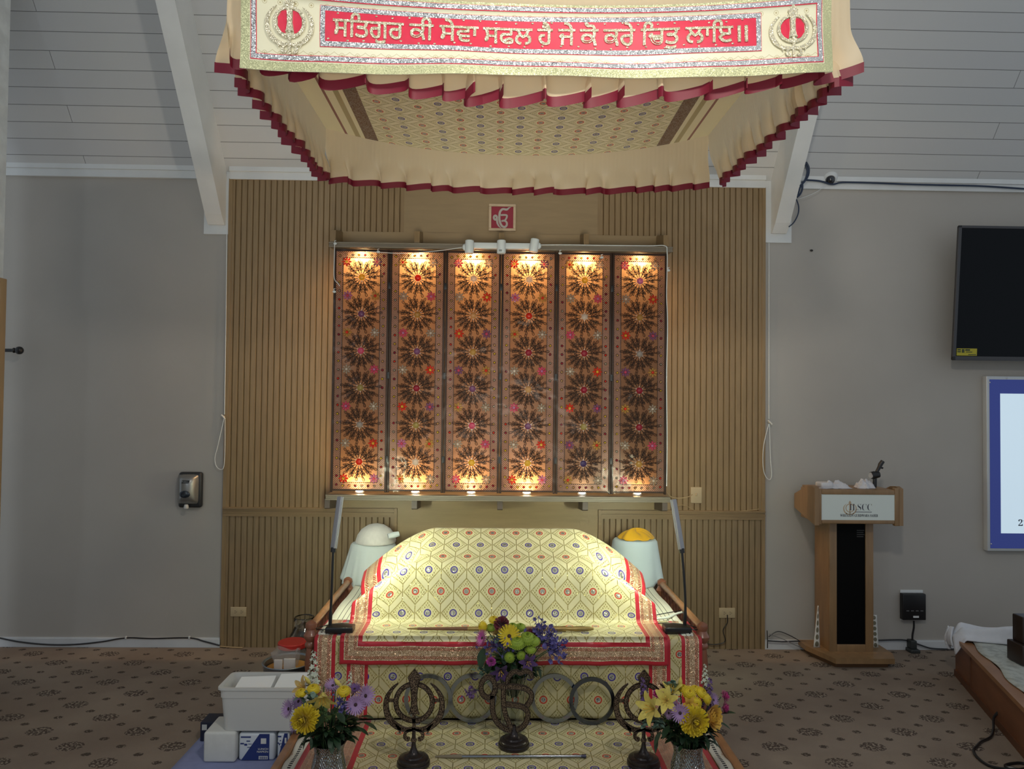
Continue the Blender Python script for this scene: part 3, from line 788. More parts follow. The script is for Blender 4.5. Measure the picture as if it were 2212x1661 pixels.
for body, pa, pb in words:
    x = 0; parts_ = []
    for ch in body:
        lps, _ = contours(ch); parts_.append([[(px_+x, py_) for px_, py_ in l] for l in lps]); x += advance(ch) if ch != '\u0965' else 0
    allx = [q[0] for pt_ in parts_ for l in pt_ for q in l]
    a, b_ = min(allx), max(allx); sx_ = (bx(pb)-bx(pa))/(b_-a); mb = MB()
    f_ = lambda q, d: bpos(bx(pa)+(q[0]-a)*sx_, y_base+q[1]*EM, d)
    for pt_ in parts_:
        for vs, fs in fill_loops(pt_):
            i0 = len(mb.v)
            for q in vs: mb.pt(f_(q, .0072), (bx(pa)+q[0]*sx_, q[1]*EM))
            for f in fs: mb.face([i0+k for k in f])
        for l in pt_: mb.tube([f_(q, .0066) for q in l+[l[0]]], .0021, 5, True)
    mb.build('lettering', sequin, banner, smooth=False)
mb = MB(); rnd = random.Random(3)
for k in range(24):
    for yy in (ry0+.027, ry1-.027):
        x = lerp(rx0+.035, rx1-.035, (k+.5*(yy > .15))/24)+rnd.uniform(-.008, .008); p = bpos(x, yy+rnd.uniform(-.004, .004), .006); mb.sphere(p, .0045, 6, 4, (1, .4, .7))
mb.build('sequin_dots', sequin, banner)['kind'] = 'stuff'
# ---- khanda emblem drawn as flat shapes (units: ring outer radius .255)
def arc(r, n=40, a0=0, a1=2*PI): return [(r*cos(a0+(a1-a0)*k/n), r*sin(a0+(a1-a0)*k/n)) for k in range(n)]
def khanda(mb, fn, d, hooks=True, bars=True, rim=None):
    mb.stroke(arc(.23, 24), .05, fn, d, True)
    half = [(0, .42), (.082, .315), (.055, .245), (.047, .2), (.036, .1), (.036, -.03), (.05, -.11), (.07, -.15)]
    mb.prism([(0, .42)]+[(-x, y) for x, y in half[1:]]+[(0, -.13)]+[(x, y) for x, y in half[:0:-1]], fn, d*1.3)
    if rim: rim.tube([fn(x, y, d*1.3) for x, y in [(0, .42)]+[(-x, y) for x, y in half[1:]]+[(0, -.13)]+half[:0:-1]+[(0, .42)]], .0013, 4)
    mb.prism([(-.022, -.12), (-.022, -.5), (.022, -.5), (.022, -.12)], fn, d)
    L = [(-.203, .24), (-.27, .18), (-.335, .08), (-.355, -.03), (-.335, -.15), (-.28, -.245), (-.19, -.315), (-.09, -.345), (0, -.33)]
    W = [.004, .03, .05, .062, .07, .072, .066, .05, .04]
    for sg in (-1, 1):
        mb.stroke([(x*-sg, y) for x, y in L], W, fn, d)
        if rim:
            for sd_ in mb.last: rim.tube([fn(q[0], q[1], d) for q in sd_[::2]], .0013, 4)
        mb.prism([(-sg*.25, -.25), (-sg*.17, -.40), (-sg*.16, -.32)][::sg], fn, d)
        if bars: mb.prism([(sg*.245, .0), (sg*.245, .04), (sg*.33, .04), (sg*.33, .0)][::sg], fn, d*.8)
        if hooks:
            mb.stroke([(0, -.345), (sg*.06, -.35), (sg*.105, -.385), (sg*.11, -.44), (sg*.075, -.465), (sg*.06, -.44)], [.035, .035, .04, .045, .05, .02], fn, d)
for px, py in ((622, 52), (1716, 60)):
    cx = bx(px); k = .104/.5
    fn = lambda x, y, d: bpos(cx+x*k*1.08, .158+.012*(px > 1000)*0+y*k, .004+d)
    mb = MB()
    for sg in (-1, 1):
        mb.prism([(sg*.05, .19), (sg*.13, .165), (sg*.19, .07), (sg*.19, -.06), (sg*.13, -.15), (sg*.07, -.17), (sg*.045, 0)][::-sg], fn, .001)
    mb.build('emblem_red_patch', redcloth, banner, smooth=False)
    mb = MB(); khanda(mb, lambda x, y, d: fn(x, y, d+.002), .004, True, False); mb.build('sequin_emblem', sequin, banner, smooth=False)

# ================================================================ BED / THRONE
oak = M('honey_oak', (.36, .17, .075), .35, noise_amt=.15, scale=8, stretch=(3, 3, 3), coat=.2)
turned = M('turned_walnut', (.26, .10, .055), .3, noise_amt=.12, scale=9, coat=.3)
BXL, BXR, BYF, BYB = -.85, .985, 3.50, 4.36
bxc = .062
bed = thing('wooden_bed', 'low wooden bed with turned posts and side rails under the embroidered cloths', 'bed', (bxc, 3.9, 0))
mb = MB(); mb.box((BXL+.03, BYF, .12), (BXR-.03, BYB, .40), .01); mb.build('bed_box', oak, bed)
def post(x, y):
    mb = MB(); pr = [(.022, 0), (.022, .05), (.028, .06), (.028, .20), (.018, .21), (.024, .225), (.018, .24), (.021, .25), (.027, .33), (.020, .40), (.027, .41), (.027, .42), (.02, .43), (.032, .447), (.034, .46), (.024, .475), (.02, .485), (.027, .50), (.024, .515), (.010, .525), (.001, .527)]
    mb.lathe(pr, 18, (x, y, 0)); return mb.build('post', turned, bed)
for x in (BXL, BXR):
    for y in (BYF, BYB): post(x, y)
    mb = MB(); mb.tube([(x, BYF+.02, .497), (x, BYB-.005, .497)], .017, 12); mb.build('side_rail', oak, bed)
    for k in range(11):
        y = lerp(BYF+.06, BYB-.06, k/10); mb = MB(); mb.lathe([(.008, .40), (.012, .415), (.007, .43), (.012, .45), (.007, .47), (.009, .485)], 10, (x, y, 0)); mb.build('spindle', turned, bed)
    mb = MB(); mb.box((x-.016, BYF+.02, .12), (x+.016, BYB-.02, .40), .004); mb.build('side_board', oak, bed)
mb = MB(); mb.box((BXL+.04, BYF-.02, .40), (BXR-.04, BYB-.01, .447), .02); mb.build('mattress', M('mattress_ticking', (.6, .58, .5), .8), bed)
# striped sheet over the mattress, hanging at the front corners
def mat_stripes():
    mt, nt, b = newmat('striped_sheet'); tc, u, v = uvnodes(nt)
    k = ((u/.0215).fr() < .13); e = (u.ab()-.865)
    col = mixc(k, (.74, .73, .62), (.07, .07, .06)); col = mixc((e > -.016)*1., col, (.72, .70, .60))
    dash = ((v/.022).fr() < .62)*e.between(-.010, -.002)*(v < .40); col = mixc(dash, col, (.03, .03, .03))
    nt.links.new(col, b.inputs['Base Color']); b.inputs['Roughness'].default_value = .85; return mt
SWX = .872
mb = MB()
def sheet(u, v):
    s = (2*u-1)*SWX; x = bxc+s; L = v*1.24
    if L < .30: p = (x, BYF-.046, .15+L)
    elif L < .35: t = (L-.30)/.05*PI/2; p = (x, BYF-.046+.02*(1-cos(t)), .45+.012*sin(t))
    else: y = BYF-.026+(L-.35); p = (x, y, .462+.004*sin(y*13+x*7)+.012*(abs(s) > .80)*(abs(s)-.80)/.07)
    return p, (s, L)
mb.grid(sheet, 60, 60)
o = mb.build('bed_sheet', mat_stripes(), solid=.003); tag(o, 'cream sheet with thin black stripes spread over the wooden bed', 'sheet')
# ---- broad cloth: strips on both sides, hangs down the bed front
B_OUT = [(0, .016, 'red'), (.016, .080, 'gold'), (.080, .097, 'red'), (.150, .168, 'red'), (.168, .232, 'gold'), (.232, .248, 'red')]
OXH = .893
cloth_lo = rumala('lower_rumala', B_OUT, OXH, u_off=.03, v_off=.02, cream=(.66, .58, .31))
mb = MB()
def drape(u, v):
    s = (2*u-1)*OXH; x = bxc+.012+s; L = v*.62
    f = .006*sin(s*23)+.004*sin(s*41+1)
    if L < .34: p = (x, 3.435+f*.6-.012*(1-L/.34), .108+L)
    elif L < .37: t = (L-.34)/.03*PI/2; p = (x, 3.435+f*.6+.02*(1-cos(t)), .448+.020*sin(t))
    else: p = (x, 3.455+(L-.37), .469)
    return p, (s, L)
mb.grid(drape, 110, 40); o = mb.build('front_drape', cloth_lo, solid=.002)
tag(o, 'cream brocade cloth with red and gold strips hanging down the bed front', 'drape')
# ---- low platform and its cloth
plat = thing('low_platform', 'low wooden platform with honey oak edge rails in front of the bed', 'platform', (bxc, 2.85, 0))
mb = MB(); mb.box((BXL+.02, 2.2, 0), (BXR-.02, 3.415, .094), .006); mb.build('deck', oak, plat)
for x in (BXL, BXR):
    mb = MB(); mb.box((x-.019, 2.2, 0), (x+.019, 3.40, .112), .008); mb.build('edge_rail', oak, plat)
def mat_white_edge():
    mt, nt, b = newmat('white_edged_sheet'); tc, u, v = uvnodes(nt)
    col = mixc(((v/.016).fr() < .6)*((u-.5).ab() < .12), (.62, .60, .52), (.04, .04, .04)); nt.links.new(col, b.inputs['Base Color']); b.inputs['Roughness'].default_value = .9; return mt
for k, (xa, xb, lb) in enumerate(((BXL+.021, BXL+.075, 'left'), (BXR-.075, BXR-.021, 'right'))):
    mb = MB(); mb.grid(lambda u, v: ((lerp(xa, xb, u if k == 0 else 1-u), lerp(2.2, 3.41, v), .098+.006*sin(v*40)*(1-u)), (u, v*1.2)), 6, 60)
    o = mb.build('sheet_edge', mat_white_edge() if k == 0 else MATS['white_edged_sheet'], solid=.002)
    tag(o, 'white sheet edge with black stitching along the %s rail of the low platform' % lb, 'sheet')
PHW = .84
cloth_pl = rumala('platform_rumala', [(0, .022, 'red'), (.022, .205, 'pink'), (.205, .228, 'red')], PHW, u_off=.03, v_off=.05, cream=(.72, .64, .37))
mb = MB()
mb.grid(lambda u, v: ((bxc+(2*u-1)*PHW, lerp(2.2, 3.418, v), .101+.0025*sin(u*31+v*5)*sin(v*17+u*6)), ((2*u-1)*PHW, v*1.22)), 60, 40)
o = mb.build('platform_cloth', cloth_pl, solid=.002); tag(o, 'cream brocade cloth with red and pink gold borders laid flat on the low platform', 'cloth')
# ---- the covering rumala over the mound
AX = .752; axc = .052
prof = [(3.416, .352), (3.420, .44), (3.432, .462), (3.452, .473), (3.62, .476), (3.648, .482), (3.664, .50), (3.688, .61), (3.704, .69), (3.722, .728), (3.755, .748), (3.84, .778), (4.0, .856), (4.05, .866), (4.10, .845), (4.13, .78), (4.145, .60), (4.15, .47)]
W_ = [0, 0, 0, 0, 0, 0, .03, .45, .8, 1, 1, 1, 1, 1, 1, 1, .8, 0]
pp, ww = smooth2(prof, W_, False, 6)
acc = [0]
for a, b_ in zip(pp, pp[1:]): acc.append(acc[-1]+math.hypot(b_[0]-a[0], b_[1]-a[1]))
def cover(u, v):
    s = (2*u-1)*AX; ax = abs(s); t = v*(len(pp)-1); i = min(int(t), len(pp)-2); f = t-i
    y, z, w_ = lerp(pp[i][0], pp[i+1][0], f), lerp(pp[i][1], pp[i+1][1], f), lerp(ww[i], ww[i+1], f)
    L = lerp(acc[i], acc[i+1], f)
    bk = min(1, max(0, (y-3.73)/.12)); a0 = lerp(.45, .37, bk)
    val = math.exp(-((y-3.815)/.062)**2)
    dr = max(0, ax-a0)**1.5*w_*(1+.9*val)
    x = axc+s*(1-.085*val*min(1, max(0, ax-a0)/.25)*w_)
    nz = .006*noise.noise(V((x*7, y*5, z*7)))*min(1, w_+.3) + .0035*sin(s*25+3)*(1 if .5 < z < .72 and y < 3.73 else 0)
    hemf = (.006*sin(s*19)+.004*sin(s*47))*(1 if L < .1 else 0)
    return (x, y-nz-hemf*.7, max(z-dr+nz*.4, .352 if L < .12 else .476+.0)), (s, L)
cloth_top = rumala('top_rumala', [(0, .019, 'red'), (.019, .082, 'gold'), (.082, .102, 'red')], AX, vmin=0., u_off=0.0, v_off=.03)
mb = MB(); mb.grid(cover, 150, len(pp)-1)
o = mb.build('embroidered_cover', cloth_top, solid=.003)
tag(o, 'bright cream brocade cover with mirror rings draped over the mound on the bed', 'cover')

# ================================================================ THINGS ON THE BED AND PLATFORM
black_pl = M('black_plastic', (.012, .012, .013), .35)
alu = M('brushed_aluminium', (.36, .37, .40), .45, .3)
led = M('led_strip_glow', (.95, 1, .85), .5, emit=(.93, 1., .72), es=205)
def gooseneck(side, label):
    sg = -1 if side == 'left' else 1
    pts = {'left': ((735, 1364), (713, 1352), (716, 1290), (720, 1190), (735, 1078)), 'right': ((1462, 1364), (1479, 1352), (1480, 1290), (1473, 1192), (1455, 1084))}[side]
    B = atz(*pts[0], .474); yb = B.y
    t = thing('led_lamp', label, 'lamp', (B.x, yb, .472), 'black LED lamps on the bed corners')
    mb = MB(); mb.box((B.x-.064, yb-.036, .474), (B.x+.064, yb+.036, .502), .006); mb.build('base', black_pl, t)
    p1 = aty(*pts[1], yb+.012); p2 = aty(*pts[2], yb+.016); p3 = aty(*pts[3], yb+.03); p4 = aty(*pts[4], yb+.075)
    p1.z = .5
    path = smooth3([p1, p2, p3], 8)
    mb = MB(); mb.tube(path, [.0085 if k < 5 else .0062 for k in range(len(path))], 10); mb.build('gooseneck', black_pl, t)
    d = (p4-p3).normalized(); mb = MB(); mb.tube([p3-d*.006, p3+d*.016], .013, 10); mb.build('joint', black_pl, t)
    # light bar: aluminium channel, open side turned to the centre of the bed and a little back
    nrm = V((-sg*.58, .81, -.02)); nrm = (nrm-d*nrm.dot(d)).normalized(); sd = d.cross(nrm)
    X = Matrix((sd, nrm, d)).transposed().to_4x4(); X.translation = p3+d*.012
    L = (p4-p3).length
    mb = MB(); mb.X = X; mb.box((-.014, -.010, 0), (.014, .002, L), .003); mb.box((-.014, .002, 0), (-.0115, .008, L)); mb.box((.0115, .002, 0), (.014, .008, L)); mb.build('light_bar', alu, t)
    mb = MB(); mb.X = X; mb.box((-.0112, .0021, .006), (.0112, .007, L-.006), .002); mb.build('led_strip', led, t)
    mb = MB(); a = V((B.x+sg*.062, yb, .484)); mb.tube(smooth3([a, a+V((sg*.03, -.004, 0)), a+V((sg*.055, .03, -.006)), a+V((sg*.02, .09, -.008)), a+V((-sg*.06, .13, -.008)), a+V((-sg*.14, .12, -.008))]), .0028, 6); mb.build('cord', black_pl, t)
    return t
gooseneck('left', 'black gooseneck LED lamp with aluminium bar standing on the left front bed corner')
gooseneck('right', 'black gooseneck LED lamp with aluminium bar standing on the right front bed corner')
# white cable and wires on the right side of the sheet
mb = MB(); pts = [atz(x, y, .478) for x, y in ((1412, 1337), (1440, 1334), (1460, 1326), (1476, 1322))]; mb.tube(smooth3(pts), .006, 8)
o = mb.build('white_cable', M('white_cable', (.75, .80, .75), .5)); tag(o, 'thick white cable lying across the striped sheet at right', 'cable')
mb = MB(); pts = [atz(x, y, .476) for x, y in ((1410, 1330), (1440, 1324), (1470, 1319))]; mb.tube(smooth3(pts), .0022, 6)
o = mb.build('black_wire', black_pl); tag(o, 'thin black wire lying behind the white cable on the striped sheet', 'wire')
# ---- draped side tables behind the bed
def table_cloth_obj(name, ctr, rx, ry, z0, z1, m_, label, folds, seed, flare=1.2):
    t = thing(name, label, 'side table', (ctr[0], ctr[1], 0)); rnd = random.Random(seed)
    mb = MB(); mb.lathe([(.09, 0), (.09, .015), (.03, .03), (.025, .3), (.03, z1-.05), (.085, z1-.04), (.085, z1-.014)], 24, (ctr[0], ctr[1], 0)); mb.build('pedestal', oak, t)
    mb = MB(); n = 120; rows = []
    def R(a, k): 
        f = .5*sin(a*folds+seed)+.3*sin(a*(folds*1.7)+2)+.2*sin(a*folds*.6+1)
        return 1+(flare-1)*k + .07*f*k
    prof_ = [(0, 0.002), (.6, .002), (.93, 0), (1., -.012)]
    for rr, dz in prof_: rows.append([mb.pt((ctr[0]+rx*rr*cos(2*PI*k/n), ctr[1]+ry*rr*sin(2*PI*k/n), z1+dz)) for k in range(n)])
    for j in range(1, 13):
        k_ = j/12
        rows.append([mb.pt((ctr[0]+rx*1.01*R(2*PI*k/n, k_)*cos(2*PI*k/n), ctr[1]+ry*1.01*R(2*PI*k/n, k_)*sin(2*PI*k/n), lerp(z1-.02, z0+.02*sin(4*2*PI*k/n+seed)+.006*abs(sin(2*PI*k/n*24)), k_))) for k in range(n)])
    for A, B in zip(rows, rows[1:]):
        for k in range(n): mb.face((A[k], A[(k+1) % n], B[(k+1) % n], B[k]))
    mb.build('table_cover', m_, t, solid=.002); return t
white_cotton = M('white_cotton', (.60, .66, .66), .85, sheen=.2)
pale_blue = M('pale_blue_cotton', (.52, .62, .66), .85, sheen=.2)
L0 = aty(812, 1180, 4.50); R0 = aty(1372, 1167, 4.50)
lt_top = aty(820, 1186, 4.36).z
lc = (aty(806, 1186, 4.53).x, 4.535); rc = (aty(1371, 1170, 4.54).x, 4.535)
table_cloth_obj('draped_table', lc, .135, .10, .462, aty(800, 1178, 4.45).z, white_cotton, 'small table under a gathered white cloth left of the mound', 17, 1, 1.42)
table_cloth_obj('draped_table', rc, .135, .11, .462, aty(1371, 1172, 4.42).z, pale_blue, 'small table under a smooth pale blue cloth right of the mound', 7, 4, 1.28)
# white bundle and roll on the left table
zt = aty(800, 1178, 4.45).z
mb = MB(); c = (aty(812, 1160, 4.53).x, 4.535)
mb.lathe([(.118, 0), (.122, .012), (.112, .045), (.088, .08), (.05, .104), (.02, .112), (.001, .113)], 28, (c[0], c[1], zt+.003))
o = mb.build('wrapped_bundle', M('white_net', (.68, .66, .62), .9, noise_amt=.06, scale=40, sheen=.3)); tag(o, 'rounded white net-wrapped bundle on the gathered white table cloth', 'bundle')
mb = MB(); a, b_ = aty(838, 1164, 4.40), aty(862, 1153, 4.42); a.z = b_.z-.012; mb.tube([a, a.lerp(b_, .5), b_], [.016, .019, .015], 12)
dz = zt+.003+.016-min(p.z for p in mb.v)-.014
o = mb.build('cloth_roll', white_cotton); tag(o, 'small rolled white cloth at the right of the white bundle', 'cloth')
# yellow folded cloth on the right table
zt2 = aty(1371, 1172, 4.42).z
mb = MB(); c = rc
def yl(u, v):
    a, r = u*2*PI, v
    wob = 1+.07*sin(3*a+1)+.05*sin(5*a)
    hh = .052*(1-r**2.6)*(1+.25*sin(a*2+.5)) + .006*sin(a*7)*r
    return (c[0]+.002+.108*r*wob*cos(a), c[1]-.01+.078*r*wob*sin(a), zt2+.0045+max(0, hh)), (u, v)
mb.grid(yl, 48, 12); o = mb.build('folded_cloth', M('marigold_cotton', (.78, .42, .012), .8, sheen=.2, noise_amt=.06, scale=9), solid=.003); tag(o, 'crumpled marigold yellow cloth on top of the pale blue table', 'cloth')

# ---- swords
brass = M('aged_brass', (.38, .27, .10), .38, .7, noise_amt=.15, scale=40); brown_w = M('sheath_brown', (.20, .09, .045), .45, noise_amt=.1, scale=30)
steel = M('polished_steel', (.26, .28, .32), .14, 1.)
Z = .492; P = lambda px: atz(px, 1358, Z)
sw = thing('sword', 'long brown and brass sheathed sword lying along the top of the bed ledge', 'sword', tuple(P(1090)-V((0, 0, .012))))
def seg(mb, pa, pb, ra, rb, n=10, zs_=.7):
    a, b_ = P(pa), P(pb); mb.tube([a, b_], [ra, rb], n)
mb = MB(); seg(mb, 902, 1010, .006, .0095); seg(mb, 1120, 1160, .010, .010); mb.build('sheath', brown_w, sw)
mb = MB(); mb.tube([P(880), P(903)], [.003, .006], 8); mb.tube([P(1010), P(1120)], [.0098, .0105], 10); mb.build('sheath_fitting', brass, sw)
mb = MB(); mb.tube([P(1160), P(1215), P(1222)], [.0105, .012, .014], 10); mb.build('guard', brass, sw)
mb = MB(); mb.tube([P(1222), P(1250), P(1272), P(1282)], [.009, .012, .010, .006], 10); mb.build('hilt', brass, sw)
Z2 = .1115; P2 = lambda px: atz(px, 1634-(px-930)*.002, Z2)
sw2 = thing('sword', 'slim steel sword with brown handle lying on the platform before the stands', 'sword', tuple(P2(1090)-V((0, 0, .007))))
mb = MB(); mb.tube([P2(998), P2(1255)], [.0062, .0058], 10); mb.build('blade', steel, sw2)
mb = MB(); mb.tube([P2(940), P2(960), P2(985), P2(998)], [.003, .006, .0085, .0075], 10); mb.build('handle', M('grey_brown_wrap', (.22, .18, .12), .6), sw2)
mb = MB(); mb.tube([P2(1255), P2(1266)], [.0062, .008], 10); mb.build('chape', M('dark_chape', (.06, .06, .10), .3, .6), sw2)

# ---- steel rings standing against the drape
chrome_d = M('dark_chrome', (.10, .11, .14), .12, 1.)
ring_lab = ['leftmost steel ring leaning on the drape behind the left emblem stand', 'second steel ring from the left, half behind the glass vase', 'third steel ring, overlapped on its right by the dark ring', 'rightmost dark chrome ring standing against the drape']
for k, (px, py, rr, m_, yy) in enumerate(((925, 1508, .108, steel, 3.385), (1021, 1510, .108, steel, 3.393), (1198, 1508, .108, steel, 3.393), (1279, 1514, .104, chrome_d, 3.372))):
    p = aty(px, py, yy); mb = MB(); n = 64; w_ = .017; t = .006
    zc = .104+rr
    tilt = .06
    rows = []
    for (dr, dy) in ((0, -t), (0, t), (-w_, t), (-w_, -t)):
        rows.append([mb.pt((p.x+(rr+dr)*cos(2*PI*q/n), yy+dy+tilt*((rr+dr)*sin(2*PI*q/n)), zc+(rr+dr)*sin(2*PI*q/n))) for q in range(n)])
    for A, B in zip(rows, rows[1:]+rows[:1]):
        for q in range(n): mb.face((A[q], A[(q+1) % n], B[(q+1) % n], B[q]))
    o = mb.build('steel_ring', m_); tag(o, ring_lab[k], 'ring', 'steel rings standing before the drape')

# ---- engraved emblem stands
def mat_engraved():
    mt, nt, b = newmat('engraved_bronze'); tc = nt.nodes.new('ShaderNodeTexCoord'); N.nt = nt
    vo = nt.nodes.new('ShaderNodeTexVoronoi'); vo.feature = 'DISTANCE_TO_EDGE'; vo.inputs['Scale'].default_value = 95; nt.links.new(tc.outputs['Object'], vo.inputs['Vector'])
    no = nt.nodes.new('ShaderNodeTexNoise'); no.inputs['Scale'].default_value = 330; nt.links.new(tc.outputs['Object'], no.inputs['Vector'])
    k = (N(no.outputs['Fac']) > .53)
    nt.links.new(mixc(k, (.03, .018, .013), (.25, .18, .12)), b.inputs['Base Color']); b.inputs['Roughness'].default_value = .4; b.inputs['Metallic'].default_value = .5
    bp = nt.nodes.new('ShaderNodeBump'); bp.inputs['Distance'].default_value = .001; nt.links.new(no.outputs['Fac'], bp.inputs['Height']); nt.links.new(bp.outputs[0], b.inputs['Normal']); return mt
engr = mat_engraved(); dark_edge = M('dark_bronze', (.03, .02, .016), .35, .6)
def stand_base(t, x, y, z, r, hs):
    mb = MB(); pr = [(r, 0), (r, .010), (r*.98, .013), (r*.93, .0135), (r*.92, .024), (r*.86, .028), (r*.62, .031), (r*.58, .037), (r*.34, .043), (r*.24, .052), (r*.16, .066), (.008, .085), (.0075, hs)]
    mb.lathe(pr, 32, (x, y, z)); mb.build('base', M('blackened_bronze', (.045, .036, .034), .28, .6, noise_amt=.3, scale=300), t)
def khanda_stand(px, py_bot, Y, label):
    p = aty(px, py_bot, Y); z0 = .105
    k = .316
    t = thing('emblem_stand', label, 'emblem stand', (p.x, Y, z0), 'engraved bronze crossed-sword stands')
    stand_base(t, p.x, Y, z0, .066, .13)
    zc = z0+.245; fn = lambda x, y, d: V((p.x+x*k, Y+.005-d, zc+y*k))
    mb = MB(); rim_ = MB(); khanda(mb, fn, .010, rim=rim_); mb.sphere((p.x, Y, zc-.475*k), .0125, 12, 8, (1, .7, 1)); mb.build('emblem', engr, t, smooth=False)
    # dark raised rims
    mb = rim_
    for r_ in (.257, .203): mb.tube([fn(r_*cos(2*PI*q/48), r_*sin(2*PI*q/48), .010) for q in range(49)], .0018, 5)
    mb.build('rim', dark_edge, t)
khanda_stand(893, 1655, 3.0, 'engraved bronze crossed-sword emblem stand at the left of the platform')
khanda_stand(1390, 1655, 3.0, 'engraved bronze crossed-sword emblem stand partly behind the right silver vase')
# centre stand: looped letter emblem
px0, Ye = 1110, 3.16
p = aty(px0, 1600, Ye); t = thing('emblem_stand', 'engraved bronze stand with looped Gurmukhi letter emblem before the glass vase', 'emblem stand', (p.x, Ye, .105))
stand_base(t, p.x, Ye, .105, .066, .075)
sc = Ye/F/5.82; org = aty(820+1690/5.82, 1440+930/5.82, Ye)
fe = lambda x, y, d: V((org.x+(x-1690)*sc, Ye+.006-d, org.z+(930-y)*sc))
mb = MB(); rims = MB(); Wd = 60
mb.stroke([(1360+88*cos(a*PI/8)*1.0, 270+125*sin(a*PI/8)) for a in range(16)][::-1], 58, fe, .012, True)
for sd_ in mb.last: rims.tube([fe(q[0], q[1], .0135) for q in sd_[::2]], .0013, 4)
mb.stroke([(1420, 370), (1415, 470), (1425, 580), (1470, 690), (1560, 770), (1690, 800), (1800, 750), (1850, 660), (1855, 570), (1790, 510), (1700, 490), (1580, 480)][::-1], Wd, fe, .012)
for sd_ in mb.last: rims.tube([fe(q[0], q[1], .0135) for q in sd_[::2]], .0013, 4)
mb.stroke([(1470, 300), (1440, 320), (1425, 370)][::-1], 60, fe, .0125)
for sd_ in mb.last: rims.tube([fe(q[0], q[1], .0135) for q in sd_[::2]], .0013, 4)
mb.stroke([(1550, 230), (1552, 350), (1556, 480), (1580, 600), (1630, 720), (1660, 790)][::-1], 58, fe, .013)
for sd_ in mb.last: rims.tube([fe(q[0], q[1], .0135) for q in sd_[::2]], .0013, 4)
mb.stroke([(1450, 255), (1560, 258), (1700, 262), (1830, 285), (1900, 350), (1890, 430), (1840, 500)][::-1], Wd, fe, .0125)
for sd_ in mb.last: rims.tube([fe(q[0], q[1], .0135) for q in sd_[::2]], .0013, 4)
mb.stroke([(1585, 250), (1600, 170), (1650, 100), (1710, 75), (1760, 100), (1820, 70), (1880, 90), (1915, 160)][::-1], [50, 52, 55, 50, 48, 55, 48, 20], fe, .012)
for sd_ in mb.last: rims.tube([fe(q[0], q[1], .0135) for q in sd_[::2]], .0013, 4)
mb.cyl(fe(1690, 800, .006), fe(1690, 960, .006), .007, 10); mb.build('emblem', engr, t, smooth=False)
rims.build('rim', dark_edge, t)

# ---- vases
def mat_hammered():
    mt, nt, b = newmat('hammered_silver'); tc, u, v = uvnodes(nt)
    w = nt.nodes.new('ShaderNodeTexWave'); w.wave_type = 'BANDS'; w.bands_direction = 'Y'; w.inputs['Scale'].default_value = 22; w.inputs['Distortion'].default_value = 0
    cmb = nt.nodes.new('ShaderNodeCombineXYZ'); zig = ((u*8.).fr()-.5).ab()*.07
    nt.links.new(u.o, cmb.inputs[0]); nt.links.new((v*1.+zig).o, cmb.inputs[1]); nt.links.new(cmb.outputs[0], w.inputs['Vector'])
    vo = nt.nodes.new('ShaderNodeTexVoronoi'); vo.inputs['Scale'].default_value = 130; nt.links.new(tc.outputs['Object'], vo.inputs['Vector'])
    bp = nt.nodes.new('ShaderNodeBump'); bp.inputs['Distance'].default_value = .004; nt.links.new(w.outputs['Fac'], bp.inputs['Height'])
    b2 = nt.nodes.new('ShaderNodeBump'); b2.inputs['Distance'].default_value = .003; nt.links.new(vo.outputs['Distance'], b2.inputs['Height']); nt.links.new(bp.outputs[0], b2.inputs['Normal']); nt.links.new(b2.outputs[0], b.inputs['Normal'])
    b.inputs['Base Color'].default_value = (.33, .345, .35, 1); b.inputs['Metallic'].default_value = 1; b.inputs['Roughness'].default_value = .2; return mt
hammer = mat_hammered()
VY = 2.80
def silver_vase(px, py_rim, label):
    p = aty(px, py_rim, VY); h = p.z-.1035; z0 = .1035
    mb = MB()
    pr = [(.050, 0), (.056, .004), (.062, h*.12), (.066, h*.30), (.063, h*.52), (.055, h*.70), (.0525, h*.80), (.055, h*.90), (.063, h*.985), (.0645, h), (.061, h), (.053, h*.9), (.050, h*.8), (.053, h*.70), (.060, h*.5), (.055, .02), (.001, .012)]
    mb.lathe(pr, 40, (p.x, VY, z0), closed=False); o = mb.build('silver_vase', hammer); tag(o, label, 'vase', 'hammered silver vases'); return V((p.x, VY, z0+h))
vL = silver_vase(711, 1601, 'hammered silver flower vase at the left front of the platform')
vR = silver_vase(1486, 1602, 'hammered silver flower vase at the right front of the platform')
GY = 3.30; gp = aty(1108, 1455, GY)
glass = M('clear_glass', (.9, .93, .92), .03, trans=1.)
mb = MB(); gh = gp.z-.1035
mb.lathe([(.040, 0), (.046, .004), (.050, .03), (.056, gh*.5), (.064, gh*.95), (.066, gh), (.062, gh), (.052, gh*.5), (.045, .02), (.001, .014)], 32, (gp.x, GY, .1035), closed=False)
o = mb.build('glass_vase', glass); tag(o, 'clear glass flower vase behind the looped letter emblem stand', 'vase')
vC = V((gp.x, GY, .1035+gh))

